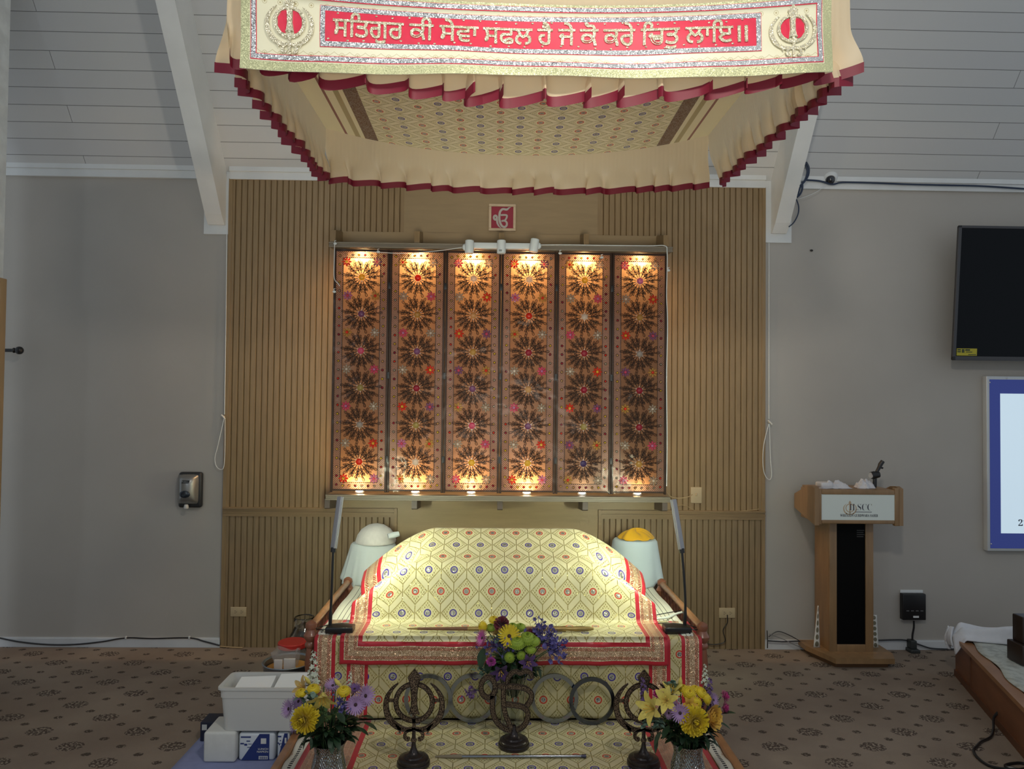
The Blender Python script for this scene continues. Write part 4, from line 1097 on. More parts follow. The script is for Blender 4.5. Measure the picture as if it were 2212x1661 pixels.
# ================================================================ FLOWERS
def petalmat(n, rgb): return M('petal_'+n, tuple(x*.85 for x in rgb), .6, noise_amt=.15, scale=60, sheen=.15)
PM = {k: petalmat(k, c) for k, c in {'yellow': (.80, .60, .015), 'pale': (.78, .64, .14), 'lilac': (.42, .26, .50), 'purple': (.16, .07, .26), 'blue': (.12, .10, .34), 'magenta': (.52, .07, .36), 'pink': (.60, .05, .26), 'dred': (.16, .012, .03), 'lime': (.30, .42, .03), 'white': (.62, .66, .52), 'tan': (.62, .42, .14), 'rose': (.80, .48, .06), 'violet': (.11, .05, .19)}.items()}
leafm = M('leaf_dark_green', (.018, .045, .018), .5, noise_amt=.3, scale=30); leafl = M('leaf_mid_green', (.06, .13, .04), .5, noise_amt=.3, scale=30)
eucm = M('eucalyptus_grey_green', (.14, .22, .17), .6, noise_amt=.2, scale=30); stemm = M('stem_green', (.05, .11, .035), .5); darkc = M('flower_eye_dark', (.04, .015, .02), .7); greenc = M('flower_eye_green', (.25, .30, .05), .7)
def petal(mb, L, w, curl, el, az, r0_=0., seg=4, tipw=.25, z0=0.):
    """one petal leaving the axis at azimuth az, elevation el (0 = flat), curling by curl"""
    ca, sa = cos(az), sin(az); rows = []; x, z, e = r0_, z0, el
    for k in range(seg+1):
        t = k/seg; ww = w*max(tipw*(t == 1), sin(PI*min(.97, .12+.80*t)))*.5
        rows.append([mb.pt((x*ca-s*ww*sa, x*sa+s*ww*ca, z+(abs(s)*.18*ww))) for s in (-1, 0, 1)])
        x += L/seg*cos(e); z += L/seg*sin(e); e += curl/seg
    for A, B in zip(rows, rows[1:]):
        mb.face((A[0], A[1], B[1], B[0])); mb.face((A[1], A[2], B[2], B[1]))
def orient(p, d, s):
    q = V((0, 0, 1)).rotation_difference(V(d).normalized()).to_matrix().to_4x4()
    return Matrix.Translation(p) @ q @ Matrix.Scale(s, 4)
def bloom(kind, p, d, s, col, t, rnd):
    """builds the flower head of radius s at p facing d, as parts of t"""
    X = orient(p, d, s); mb = MB(); mb.X = X; c2 = None
    if kind == 'mum':                       # spider chrysanthemum
        for L in range(11):
            n = 9+L*3; q_ = L/10; el = lerp(1.5, -.75, q_)
            for k in range(n): petal(mb, lerp(.50, .92, q_**.7)*rnd.uniform(.9, 1.1), .15, lerp(.9, -.2, q_)*rnd.uniform(.6, 1.3), el+rnd.uniform(-.13, .13), 2*PI*(k+.5*(L % 2))/n+rnd.uniform(-.1, .1), .10, 4, .75, .30*(1-q_))
    elif kind == 'daisy':
        for L in range(2):
            n = 21
            for k in range(n): petal(mb, .86*rnd.uniform(.9, 1.07), .15, -.25+.3*L, .12+.28*L, 2*PI*(k+.5*L)/n, .15, 4, .5, .02*L)
        c2 = MB(); c2.X = X; c2.sphere((0, 0, .05), .17, 12, 8, (1, 1, .55))
    elif kind == 'button':
        mb.sphere((0, 0, .1), .9, 14, 10, (1, 1, .78))
        for L in range(5):
            n = 8+L*4
            for k in range(n): petal(mb, .30, .2, .6, lerp(1.3, .1, L/4), 2*PI*(k+.5*(L % 2))/n, lerp(.1, .82, L/4), 2, .6, lerp(.72, .1, L/4))
    elif kind == 'lily':
        for L in range(2):
            for k in range(3): petal(mb, 1.45, .62, -1.1, 1.15-.1*L, 2*PI*(k+.5*L)/3, .06, 7, .08, 0)
        c2 = MB(); c2.X = X
        for k in range(5):
            a = 2*PI*k/5; c2.tube([(0, 0, .1), (.15*cos(a), .15*sin(a), .6), (.28*cos(a), .28*sin(a), .95)], [.02, .02, .045], 5)
    elif kind == 'rose':
        for L in range(5):
            n = 4+L; rr = .18+.2*L
            for k in range(n): petal(mb, lerp(1.0, 1.25, L/4), .55+.16*L, lerp(.9, -.2, L/4), lerp(1.35, .95, L/4), 2*PI*(k+.37*L)/n+rnd.uniform(-.1, .1), rr*.55, 5, .55, -.35)
    elif kind == 'carnation':
        for L in range(5):
            n = 9+L*2
            for k in range(n): petal(mb, .9*rnd.uniform(.85, 1.1), .34, rnd.uniform(-.7, .2), lerp(1.35, .15, L/4), 2*PI*(k+.3*L)/n+rnd.uniform(-.2, .2), .08, 3, .9, -.1)
    elif kind == 'bud':
        mb.lathe([(.01, -.9), (.22, -.6), (.34, -.1), (.28, .45), (.12, .9), (.01, 1.1)], 10)
    elif kind == 'spike':                   # tall spike of small blossoms
        for k in range(26):
            h_ = k/25; a = k*2.4; r_ = .34*(1-h_*.75)
            mb2X = mb.X; mb.X = X @ Matrix.Translation((r_*cos(a), r_*sin(a), -1.2+2.4*h_)) @ Matrix.Rotation(a, 4, 'Z') @ Matrix.Rotation(.9, 4, 'Y') @ Matrix.Scale(.34*(1-h_*.55), 4)
            for q in range(5): petal(mb, .9, .6, -.4, .5, 2*PI*q/5, .05, 3, .5)
            mb.X = mb2X
    elif kind == 'cluster':                 # statice: spray of tiny florets
        for k in range(34):
            v_ = V((rnd.gauss(0, .42), rnd.gauss(0, .42), rnd.gauss(0, .36))); mb.X = X @ Matrix.Translation(v_) @ Matrix.Rotation(rnd.uniform(-1.3, 1.3), 4, 'X') @ Matrix.Rotation(rnd.uniform(-1.3, 1.3), 4, 'Y') @ Matrix.Scale(.2, 4)
            for q in range(5): petal(mb, .9, .7, -.3, .6, 2*PI*q/5, .05, 2, .7)
            mb.X = X; mb.tube([(0, 0, -.75), v_*.5+V((0, 0, -.25)), v_], .018, 4)
        mb.X = X
    o = mb.build('bloom', PM[col], t)
    if c2: c2.build('flower_centre', darkc if kind == 'daisy' else PM['rose'], t)
    return o
def flower(name, kind, col, px, py, dy, rpx, face, vase, label, group, tilt_r=0):
    Y = vase.y+dy; p = aty(px, py, Y); s = rpx*1.3*Y/F; rnd = random.Random(int(px*7+py))
    t = thing(name, label, 'flower', tuple(vase+V((0, 0, -.06))), group)
    d = V(face).normalized(); bloom(kind, p, d, s, col, t, rnd)
    a = 2*PI*rnd.random(); r_ = .022*rnd.random()
    foot = vase+V((r_*cos(a), r_*sin(a), -.10)); neck = vase+V((1.4*r_*cos(a)+.18*(p.x-vase.x), 1.4*r_*sin(a)+.18*(p.y-vase.y), .012))
    mb = MB(); q = p-d*s*(.5 if kind not in ('spike',) else 1.2); mid = neck.lerp(q, .55)+V((0, 0, .012))
    mb.tube(smooth3([foot, neck, mid, q], 5), .0022, 6); mb.build('stem', stemm, t); return t
def leaf(mb, base, d, L, w, droop, seg=6):
    d = V(d).normalized(); sd = d.cross(V((0, 0, 1)));
    if sd.length < .1: sd = V((1, 0, 0))
    sd.normalize(); rows = []; q = V(base)
    for k in range(seg+1):
        t = k/seg; ww = w*sin(PI*min(.985, .06+.92*t))**.8*.5; up = sd.cross(d)
        rows.append([mb.pt(q+sd*(s_*ww)+up*(abs(s_)*ww*.25)) for s_ in (-1, 0, 1)])
        q = q+d*(L/seg); d = (d+V((0, 0, -droop/seg))).normalized()
    for A, B in zip(rows, rows[1:]): mb.face((A[0], A[1], B[1], B[0])); mb.face((A[1], A[2], B[2], B[1]))
def greenery(vase, label, n, spread, seed, extra, zlo=-.03, euc=()):
    rnd = random.Random(seed); t = thing('bouquet_greenery', label, 'foliage', tuple(vase+V((0, 0, -.05))))
    mb = MB()
    for k in range(n):
        a = 2*PI*rnd.random(); r_ = spread*math.sqrt(rnd.random()); h_ = rnd.uniform(.015, .105)*(1.15-r_/spread*.6)
        base = vase+V((r_*.75*cos(a), r_*.6*sin(a), h_)); d = V((cos(a)*.9, sin(a)*.7, rnd.uniform(-.3, .9)))
        leaf(mb, base, d, rnd.uniform(.035, .062), rnd.uniform(.016, .026), rnd.uniform(.3, 1.2))
    for (px, py, dy, dx, dz, L, w_) in extra:
        leaf(mb, aty(px, py, vase.y+dy), (dx, -.25, dz), L, w_, .35)
    mb.build('leaves', leafm, t, solid=0)['kind'] = 'stuff'
    mb = MB()
    for k in range(n//3):
        a = 2*PI*rnd.random(); r_ = spread*rnd.uniform(.2, .9); base = vase+V((r_*.75*cos(a), r_*.6*sin(a), rnd.uniform(.04, .12)))
        leaf(mb, base, (cos(a), sin(a)*.7, rnd.uniform(0, 1)), rnd.uniform(.03, .05), rnd.uniform(.014, .024), .6)
    mb.build('lighter_leaves', leafl, t)['kind'] = 'stuff'
    mb = MB()
    for (px, py, dy) in euc:
        c = aty(px, py, vase.y+dy)
        for k in range(12): leaf(mb, c+V((rnd.gauss(0, .012), rnd.gauss(0, .008), rnd.gauss(0, .009))), (rnd.uniform(-1, 1), rnd.uniform(-.8, .2), rnd.uniform(-.4, .8)), .024, .020, .3, 4)
    if euc: mb.build('eucalyptus_leaves', eucm, t)['kind'] = 'stuff'
    mb = MB()
    for k in range(26):
        a = 2*PI*rnd.random(); r_ = .035*math.sqrt(rnd.random()); b_ = vase+V((r_*cos(a), r_*sin(a), -.09)); e_ = vase+V((2.6*r_*cos(a), 2.2*r_*sin(a), rnd.uniform(.03, .09)))
        mb.tube([b_, b_.lerp(e_, .6), e_], .0020, 5)
    mb.build('stems', leafm, t)['kind'] = 'stuff'
    return t
Fr = (0, -1, .25); Up = (0, -.5, 1); Lf = (-.8, -.7, .3); Rt = (.8, -.7, .3)
GLf, GRt, GCt = 'flowers in the left silver vase', 'flowers in the right silver vase', 'flowers in the glass vase'
lv = 'in the left silver vase'; rv = 'in the right silver vase'; gv = 'in the glass vase'
greenery(vL, 'dark green leaves filling the left silver vase', 150, .10, 1, [(780, 1548, 0, 1, .1, .05, .024), (785, 1560, 0, 1, -.3, .06, .026), (772, 1572, -.02, 1, -.4, .05, .024), (668, 1580, -.07, -.5, -1, .05, .02), (664, 1588, -.07, -.3, -1, .05, .012), (672, 1592, -.08, .1, -1, .04, .012), (700, 1545, -.09, -.2, -.3, .05, .036), (728, 1540, -.09, .4, -.3, .045, .032)], euc=((672, 1508, -.05), (665, 1512, -.05)))
for a in (('chrysanthemum', 'mum', 'yellow', 659, 1553, -.10, 24, (-.3, -1, .1), 'big bright yellow chrysanthemum '+lv), ('drooping_lily', 'lily', 'pale', 698, 1496, -.07, 21, (.1, -.8, -.75), 'drooping pale yellow lily at the centre of the left vase bouquet'),
          ('button_chrysanthemum', 'button', 'yellow', 651, 1498, -.03, 9, Up, 'small yellow button bloom furthest left '+lv), ('button_chrysanthemum', 'button', 'yellow', 677, 1491, -.02, 11, Up, 'small yellow button bloom beside the drooping lily '+lv),
          ('button_chrysanthemum', 'button', 'yellow', 743, 1495, -.03, 11, Up, 'yellow button bloom right of the drooping lily '+lv), ('wilted_lily', 'lily', 'tan', 659, 1487, .01, 15, (-.6, -.6, .5), 'tan wilted lily at the upper left of the left vase bouquet'),
          ('daisy', 'daisy', 'lilac', 624, 1531, -.02, 16, Lf, 'lilac daisy at the far left of the left vase bouquet'), ('daisy', 'daisy', 'lilac', 645, 1515, -.01, 14, (-.5, -.8, .5), 'lilac daisy above the yellow chrysanthemum in the left vase'),
          ('daisy', 'daisy', 'lilac', 635, 1567, -.03, 13, (-.9, -.5, -.1), 'lowest lilac daisy, left below the yellow chrysanthemum'), ('daisy', 'daisy', 'lilac', 768, 1522, -.06, 17, (.3, -1, .2), 'open lilac daisy with dark eye at the right of the left bouquet'),
          ('daisy', 'daisy', 'lilac', 789, 1503, -.02, 18, (.8, -.6, .3), 'pinkish lilac daisy at the far right of the left bouquet'), ('daisy', 'daisy', 'lilac', 719, 1481, .03, 14, Up, 'lilac daisy at the top of the left vase bouquet'),
          ('daisy', 'daisy', 'purple', 766, 1488, .02, 11, Up, 'dark purple daisy high on the right of the left bouquet'), ('delphinium', 'cluster', 'blue', 742, 1533, -.07, 15, Fr, 'blue delphinium florets low in the left vase bouquet'), ('delphinium', 'cluster', 'blue', 734, 1512, -.05, 13, Fr, 'blue violet florets under the yellow button in the left bouquet'),
          ('snapdragon', 'spike', 'white', 677, 1447, .05, 24, (0, .05, 1), 'tall pale snapdragon spike standing left in the left bouquet'), ('snapdragon', 'spike', 'white', 755, 1472, .04, 13, (.1, 0, 1), 'short pale snapdragon spike right in the left bouquet'),
          ('lily_bud', 'bud', 'pale', 665, 1471, .02, 10, (-.5, -.2, .8), 'pale lily bud leaning left in the left bouquet'), ('lily_bud', 'bud', 'pale', 730, 1475, .03, 11, (.6, -.2, -.6), 'pale lily bud leaning right in the left bouquet')):
    flower(*a[:8], vL, a[8], GLf)
greenery(vR, 'dark green leaves filling the right silver vase', 150, .10, 2, [(1560, 1542, 0, 1, .3, .05, .026), (1550, 1558, -.02, 1, -.4, .055, .02), (1530, 1580, -.04, .6, -.9, .06, .026), (1524, 1590, -.05, .2, -1, .05, .026), (1428, 1580, -.06, -.6, -.9, .055, .024), (1420, 1590, -.05, -.2, -1, .06, .016), (1446, 1568, -.08, -.5, -.6, .05, .03)], euc=((1412, 1555, -.06), (1402, 1560, -.05), (1420, 1562, -.06), (1453, 1480, .0)))
for a in (('chrysanthemum', 'mum', 'yellow', 1499, 1557, -.10, 26, (.05, -1, .15), 'big bright yellow chrysanthemum '+rv), ('rose', 'rose', 'rose', 1536, 1549, -.06, 15, (.75, -.75, .2), 'golden yellow rose beside the chrysanthemum '+rv),
          ('lily', 'lily', 'pale', 1415, 1531, -.06, 23, (-.85, -.6, .25), 'large open yellow lily facing left '+rv), ('lily', 'lily', 'pale', 1440, 1514, -.05, 19, (-.3, -.8, .4), 'second pale yellow lily right of the large lily '+rv), ('lily', 'lily', 'pale', 1452, 1500, -.01, 17, (-.2, -.3, .9), 'topmost pale yellow lily '+rv),
          ('daisy', 'daisy', 'lilac', 1469, 1540, -.10, 16, (-.1, -1, .15), 'open lilac daisy with dark eye '+rv), ('daisy', 'daisy', 'lilac', 1456, 1525, -.06, 11, (-.4, -.7, .5), 'small lilac daisy behind the open lilac daisy '+rv), ('daisy', 'daisy', 'lilac', 1445, 1540, -.07, 10, (-.8, -.6, .1), 'small lilac daisy left of the open lilac daisy '+rv),
          ('button_chrysanthemum', 'button', 'yellow', 1475, 1488, .0, 8, Up, 'yellow button bloom furthest left '+rv), ('button_chrysanthemum', 'button', 'yellow', 1488, 1497, -.03, 11, (0, -.8, .7), 'largest yellow button bloom above the chrysanthemum '+rv), ('button_chrysanthemum', 'button', 'yellow', 1501, 1490, -.01, 8, Up, 'yellow button bloom at the top centre '+rv),
          ('button_chrysanthemum', 'button', 'yellow', 1514, 1497, -.02, 10, (.4, -.6, .7), 'yellow button bloom right of the top '+rv), ('button_chrysanthemum', 'button', 'yellow', 1526, 1510, -.03, 9, Rt, 'yellow button bloom furthest right '+rv), ('button_chrysanthemum', 'button', 'yellow', 1503, 1518, -.05, 9, Fr, 'yellow button bloom just above the chrysanthemum '+rv),
          ('alstroemeria', 'lily', 'rose', 1487, 1521, -.06, 12, Fr, 'orange yellow alstroemeria in the middle '+rv), ('delphinium', 'spike', 'violet', 1391, 1495, .02, 19, (-.1, 0, 1), 'dark violet delphinium spike furthest left '+rv), ('delphinium', 'spike', 'violet', 1531, 1500, .03, 21, (.1, 0, 1), 'dark violet delphinium spike at the right '+rv),
          ('daisy', 'daisy', 'lilac', 1541, 1512, .0, 12, Rt, 'lilac daisy in front of the right violet spike'), ('snapdragon', 'spike', 'white', 1523, 1458, .05, 14, (0, 0, 1), 'tall pale snapdragon spike '+rv), ('carnation', 'carnation', 'pink', 1564, 1504, .02, 10, (.9, -.4, .3), 'upper bright pink carnation at the far right'), ('carnation', 'carnation', 'pink', 1563, 1528, .01, 11, (.9, -.5, -.1), 'lower bright pink carnation at the far right'),
          ('carnation', 'carnation', 'pink', 1420, 1499, .02, 8, Up, 'small pink carnation behind the large lily '+rv), ('lily_bud', 'bud', 'pale', 1469, 1478, .02, 12, (.1, 0, 1), 'upright pale lily bud at the top '+rv)):
    flower(*a[:8], vR, a[8], GRt)
greenery(vC, 'dark green leaves filling the glass vase', 170, .105, 3, [(1046, 1400, -.03, -.2, -1, .085, .05), (1058, 1425, -.04, -.2, -1, .06, .04), (1075, 1440, -.05, -.3, -1, .05, .03), (1150, 1425, -.03, .3, -1, .06, .03), (1162, 1440, -.02, .3, -1, .05, .02), (1110, 1430, -.06, 0, -1, .06, .03), (1090, 1405, -.05, 0, -1, .06, .03)], euc=((1037, 1447, -.03), (1046, 1452, -.04), (1085, 1378, -.02), (1078, 1385, -.03)))
for a in (('daisy', 'daisy', 'yellow', 1100, 1374, -.06, 19, (0, -.9, .5), 'open yellow daisy with dark eye '+gv), ('carnation', 'carnation', 'dred', 1084, 1348, -.01, 14, Up, 'dark red carnation at the top '+gv), ('carnation', 'carnation', 'dred', 1146, 1373, .0, 12, Up, 'dark red carnation behind the green blooms '+gv),
          ('button_chrysanthemum', 'button', 'yellow', 1066, 1340, .01, 8, Up, 'topmost small yellow button bloom '+gv), ('button_chrysanthemum', 'button', 'yellow', 1044, 1354, .01, 9, Lf, 'small yellow button bloom at the upper left '+gv), ('daisy', 'daisy', 'magenta', 1042, 1378, -.03, 14, (-.9, -.5, .3), 'magenta daisy at the far left '+gv), ('carnation', 'carnation', 'magenta', 1061, 1429, -.06, 8, Fr, 'small magenta bloom low '+gv),
          ('button_chrysanthemum', 'button', 'lime', 1117, 1391, -.07, 14, Up, 'large lime green pompon in front of the purple sprays'), ('button_chrysanthemum', 'button', 'lime', 1139, 1382, -.05, 14, Up, 'large lime green pompon, upper right of the front one'), ('button_chrysanthemum', 'button', 'lime', 1152, 1387, -.05, 11, Up, 'lime green pompon furthest right '+gv),
          ('button_chrysanthemum', 'button', 'lime', 1146, 1404, -.07, 9, Up, 'lime green pompon below the right pair '+gv), ('button_chrysanthemum', 'button', 'lime', 1126, 1416, -.08, 7, Fr, 'small lime green pompon low '+gv), ('button_chrysanthemum', 'button', 'lime', 1101, 1420, -.08, 8, Fr, 'pale lime pompon lowest left of the green blooms'),
          ('button_chrysanthemum', 'button', 'lime', 1107, 1356, .02, 9, Up, 'green pompon behind the dark red carnation'), ('button_chrysanthemum', 'button', 'lime', 1124, 1357, .03, 9, Up, 'green pompon at the top right of the dark red carnation'), ('button_chrysanthemum', 'button', 'lime', 1060, 1357, .01, 8, Up, 'green pompon under the topmost yellow bloom'),
          ('statice', 'cluster', 'blue', 1166, 1362, .0, 22, Up, 'highest blue violet statice spray at the right '+gv), ('statice', 'cluster', 'blue', 1187, 1364, .0, 13, Up, 'small blue violet statice sprig beside the highest spray'), ('statice', 'cluster', 'blue', 1184, 1384, -.01, 24, Rt, 'large blue violet statice spray in the middle right '+gv), ('statice', 'cluster', 'blue', 1200, 1403, -.01, 22, Rt, 'lowest blue violet statice spray at the right '+gv), ('statice', 'cluster', 'blue', 1212, 1393, .0, 15, Rt, 'blue violet statice sprig at the far right '+gv),
          ('statice', 'cluster', 'blue', 1067, 1397, -.05, 19, Fr, 'blue violet statice spray at the left '+gv), ('statice', 'cluster', 'blue', 1096, 1390, -.05, 15, Fr, 'blue violet statice spray under the yellow daisy'), ('iris', 'lily', 'violet', 1082, 1445, -.06, 15, (0, -.9, -.3), 'dark violet bloom low at the left '+gv), ('iris', 'lily', 'violet', 1138, 1428, -.06, 14, (.2, -.9, 0), 'dark violet bloom low at the right '+gv),
          ('statice', 'cluster', 'purple', 1018, 1497, -.05, 14, (-.8, -.4, -.3), 'purple statice sprig hanging low left behind the letter emblem'), ('lily', 'lily', 'tan', 1072, 1372, .01, 10, Up, 'small cream bloom left of the yellow daisy')):
    flower(*a[:8], vC, a[8], GCt)

# ================================================================ WALL THINGS
alm = M('pale_gold_frame', (.55, .42, .27), .4, noise_amt=.08, scale=30)
a, b_ = aty(1056, 440, WY-.03), aty(1114, 499, WY-.03); cx, cz, hw = (a.x+b_.x)/2, (a.z+b_.z)/2, (b_.x-a.x)/2; yy = PY-.022
t = thing('framed_emblem', 'small square crimson plaque with silver letter emblem in pale wooden frame', 'plaque', (cx, PY, cz-hw))
mb = MB(); mb.box((cx-hw+.008, PY-.012, cz-hw+.008), (cx+hw-.008, PY-.001, cz+hw-.008)); mb.build('plaque', M('plaque_crimson', (.28, .012, .035), .5), t)
mb = MB(); w_ = .017
for lo, hi in (((cx-hw, cz-hw), (cx+hw, cz-hw+w_)), ((cx-hw, cz+hw-w_), (cx+hw, cz+hw)), ((cx-hw, cz-hw+w_), (cx-hw+w_, cz+hw-w_)), ((cx+hw-w_, cz-hw+w_), (cx+hw, cz+hw-w_))): mb.box((lo[0], yy, lo[1]), (hi[0], PY-.001, hi[1]), .003)
mb.build('frame', alm, t)
k = 2*hw/590
fs = lambda x, y, d: V((cx+(x-1055)*k, PY-.0125-d, cz-(y-400)*k))
mb = MB(); sil = M('plaque_silver', (.48, .46, .43), .35, .5)
mb.stroke([(1245, 165), (1195, 190), (1150, 225), (1060, 218), (1005, 280), (990, 400), (1005, 500), (1045, 580), (1105, 608), (1152, 570), (1150, 505), (1100, 470), (1035, 478)][::-1], [6, 30, 46, 46, 48, 48, 48, 48, 46, 44, 42, 40, 36][::-1], fs, .003)
mb.stroke([(1020, 348), (1145, 348), (1150, 400), (1115, 465)][::-1], 38, fs, .0032)
mb.stroke([(905+33*cos(a*PI/6), 405+43*sin(a*PI/6)) for a in range(12)][::-1], 46, fs, .0034, True)
mb.stroke([(940, 440), (950, 520), (985, 590), (1045, 637)][::-1], [44, 42, 30, 6][::-1], fs, .003)
mb.build('emblem', sil, t, smooth=False)
# three-head white motion light on the upper ledge
wp_ = M('white_plastic', (.62, .68, .70), .4)
ly = SY-.085
A = aty(1003, 533, ly); B = aty(1166, 530, ly); cz = (A.z+B.z)/2
t = thing('motion_light', 'white three-headed light bar fixed at the centre of the upper ledge', 'light', ((A.x+B.x)/2, ly, cz-.03))
mb = MB(); mb.box((A.x+.02, ly-.014, cz-.018), (B.x-.02, ly+.022, cz+.018), .006); mb.build('bar', wp_, t)
for px, py, dz_, tl in ((1014, 533, 0, -.02), (1083, 533, 0, 0), (1154, 530, 0, -.14)):
    p = aty(px, py, ly-.035); mb = MB(); d = V((tl, 0, -1)).normalized()
    mb.tube([p-d*.040, p-d*.036, p+d*.034, p+d*.040], [.020, .0255, .0265, .024], 20); mb.build('lamp_head', wp_, t)
    if px != 1083:
        mb = MB(); sx_ = -1 if px < 1083 else 1; mb.sphere(p+V((sx_*.026, .012, 0)), .017, 12, 8, (1, .8, 1.2)); mb.build('pivot', wp_, t)
p = aty(1081, 541, ly-.062); mb = MB(); mb.box((p.x-.009, ly-.0625, p.z-.006), (p.x+.009, ly-.060, p.z+.006)); mb.build('printed_label', M('label_grey', (.25, .28, .28), .5), t)
# white string cable with clips round the screen
def cable(name, pts, r, m_, label, cat='cable', n=6, smooth=True):
    mb = MB(); mb.tube(smooth3(pts) if smooth else pts, r, n); return tag(mb.build(name, m_), label, cat)
wcord = M('white_cord_plastic', (.62, .66, .66), .45)
fy = SY-.07
cable('string_cable', [aty(x, y, fy) for x, y in ((1168, 529), (1230, 529), (1300, 530), (1400, 531), (1436, 531), (1441, 545), (1441, 585), (1440, 640), (1442, 700), (1440, 820), (1441, 950), (1440, 1050))], .003, wcord, 'white cable running from the light bar around the right side of the screen')
cable('string_cable', [aty(x, y, fy) for x, y in ((723, 525), (722, 560), (722, 600), (730, 612), (734, 618))], .0025, wcord, 'short white cord hanging at the upper left corner of the screen')
cable('string_cable', [aty(x, y, fy) for x, y in ((998, 534), (960, 540), (910, 545), (860, 547), (790, 543))], .0022, wcord, 'thin white cord running left from the light bar along the screen top')
for px, py, nm in ((724, 526, 'upper left corner of the screen'), (817, 544, 'top of the first screen panel'), (1210, 547, 'top of the fifth screen panel'), (1300, 556, 'top of the fifth panel, right end'), (1444, 584, 'upper right edge of the screen'), (722, 630, 'left edge of the screen')):
    p = aty(px, py, fy); mb = MB(); mb.sphere(p, .010, 10, 6, (1.1, .6, .75)); mb.tube([p+V((0, 0, .005)), p+V((-.004, 0, .016)), p+V((.006, 0, .018))], .0025, 6)
    tag(mb.build('cord_clip', wcord), 'small white cord clip at the '+nm, 'clip', 'white cord clips round the screen')
# crown-trim cables and camera on the right
blue_c = M('dark_blue_cable', (.02, .035, .07), .5)
cable('network_cable', [aty(x, y, WY-.04) for x, y in ((1742, 389), (1770, 391), (1798, 398), (1820, 394), (1880, 395), (1960, 398), (2040, 400), (2120, 402), (2215, 408))], .006, blue_c, 'dark blue cable stapled along the white trim at the upper right')
cam_p = aty(1797, 384, WY-.05)
t = thing('dome_camera', 'small white dome security camera on the trim beside the right beam', 'camera', tuple(cam_p))
ax_ = V((-.15, -.75, -.65)).normalized(); base = cam_p + V((0, .035, .01))
mb = MB(); mb.tube([base-ax_*.02, base+ax_*.005, base+ax_*.022, base+ax_*.032], [.050, .050, .044, .034], 24); mb.build('housing', M('camera_white', (.66, .68, .68), .35), t)
mb = MB(); mb.sphere(base+ax_*.026, .031, 20, 12); mb.build('dome', M('camera_dark_dome', (.008, .008, .012), .06, coat=1), t)
bl = [[(1741, 350), (1747, 362), (1746, 378), (1738, 392), (1728, 402)], [(1738, 352), (1744, 368), (1741, 384), (1733, 398), (1726, 410), (1724, 424)], [(1733, 392), (1733, 408), (1728, 420), (1722, 426)], [(1720, 430), (1725, 445), (1724, 462), (1715, 480), (1704, 490)]]
for k, q in enumerate(bl):
    cable('network_cable', [aty(x, y, WY-.09) for x, y in q], .006 if k < 3 else .0042, blue_c, ['uppermost loop of dark blue cable behind the right beam', 'long loop of dark blue cable hanging beside the right beam', 'short dark blue cable loop below the white trim, right beam', 'thin dark cable loop at the lower end of the right beam'][k])
cable('thin_wire', [aty(x, y, WY-.05) for x, y in ((1784, 398), (1768, 412), (1745, 423), (1724, 430))], .0016, wcord, 'thin white wire between the dome camera and the right beam')
# blind cords at both edges of the panelling
for side, X1, knot, lp, lab in (('left', ((490, 506), (488, 700), (485, 895)), (484, 900), ((484, 903), (478, 930), (470, 965), (464, 990), (468, 1008), (478, 1014), (484, 1005), (486, 960), (486, 905)), 'left'), ('right', ((1661, 525), (1661, 700), (1661, 905)), (1662, 912), ((1661, 915), (1650, 960), (1648, 1000), (1652, 1025), (1662, 1036), (1667, 1025), (1664, 985), (1662, 916)), 'right')):
    t = thing('pull_cord', 'white pull cord with hanging loop at the %s edge of the panelling' % lab, 'cord', tuple(aty(*knot, WY-.03)))
    mb = MB(); mb.tube([aty(x, y, WY-.028) for x, y in X1], .0028, 6); mb.build('cord', wcord, t)
    mb = MB(); mb.tube(smooth3([aty(x, y, WY-.03) for x, y in lp]), .0024, 6); mb.build('loop', wcord, t)
    p = aty(*knot, WY-.016); mb = MB(); mb.tube([p+V((0, .014, 0)), p+V((0, -.012, 0))], .006, 8); mb.tube([p+V((-.012, -.014, .012)), p+V((0, -.013, 0)), p+V((.012, -.014, -.014))], .005, 8); mb.build('cleat', M('cleat_white', (.7, .68, .62), .5), t)
mb = MB(); p = aty(1753, 541, WY-.004); mb.sphere(p, .009, 8, 6, (1.2, .4, .8)); tag(mb.build('wall_hook', M('hook_dark', (.02, .018, .016), .6)), 'tiny dark hook in the plaster right of the panelling', 'hook')
# electrical plates
plate_m = M('ivory_plate', (.46, .36, .22), .45)
def outlet(pxa, pya, pxb, pyb, label, horizontal=True, switch=False, mat_=None):
    A, B = aty(pxa, pya, PY-.006), aty(pxb, pyb, PY-.006); mat_ = mat_ or plate_m
    t = thing('wall_outlet' if not switch else 'light_switch', label, 'outlet' if not switch else 'switch', (A.x, PY, B.z))
    mb = MB(); mb.box((A.x, PY-.007, B.z), (B.x, PY-.0005, A.z), .003); mb.build('cover_plate', mat_, t)
    c = (A+B)/2; dk = M('slot_dark', (.03, .025, .02), .6)
    if switch:
        mb = MB(); mb.box((c.x-.005, PY-.018, c.z-.004), (c.x+.005, PY-.006, c.z+.012), .002); mb.build('toggle', mat_, t)
    else:
        for s in (-1, 1):
            q = c+V((s*.019 if horizontal else 0, 0, 0 if horizontal else s*.019)); mb = MB()
            mb.tube([V((q.x, PY-.006, q.z)), V((q.x, PY-.0095, q.z))], .0155, 18); sk = mb.build('socket', mat_, t)
            mb = MB()
            for o_ in (-.006, .006): mb.box((q.x-.004, PY-.0102, q.z+o_-.0012), (q.x+.004, PY-.0094, q.z+o_+.0012))
            mb.box((q.x+.007, PY-.0102, q.z-.002), (q.x+.0105, PY-.0094, q.z+.002)); mb.build('slots', dk, sk)
    return t
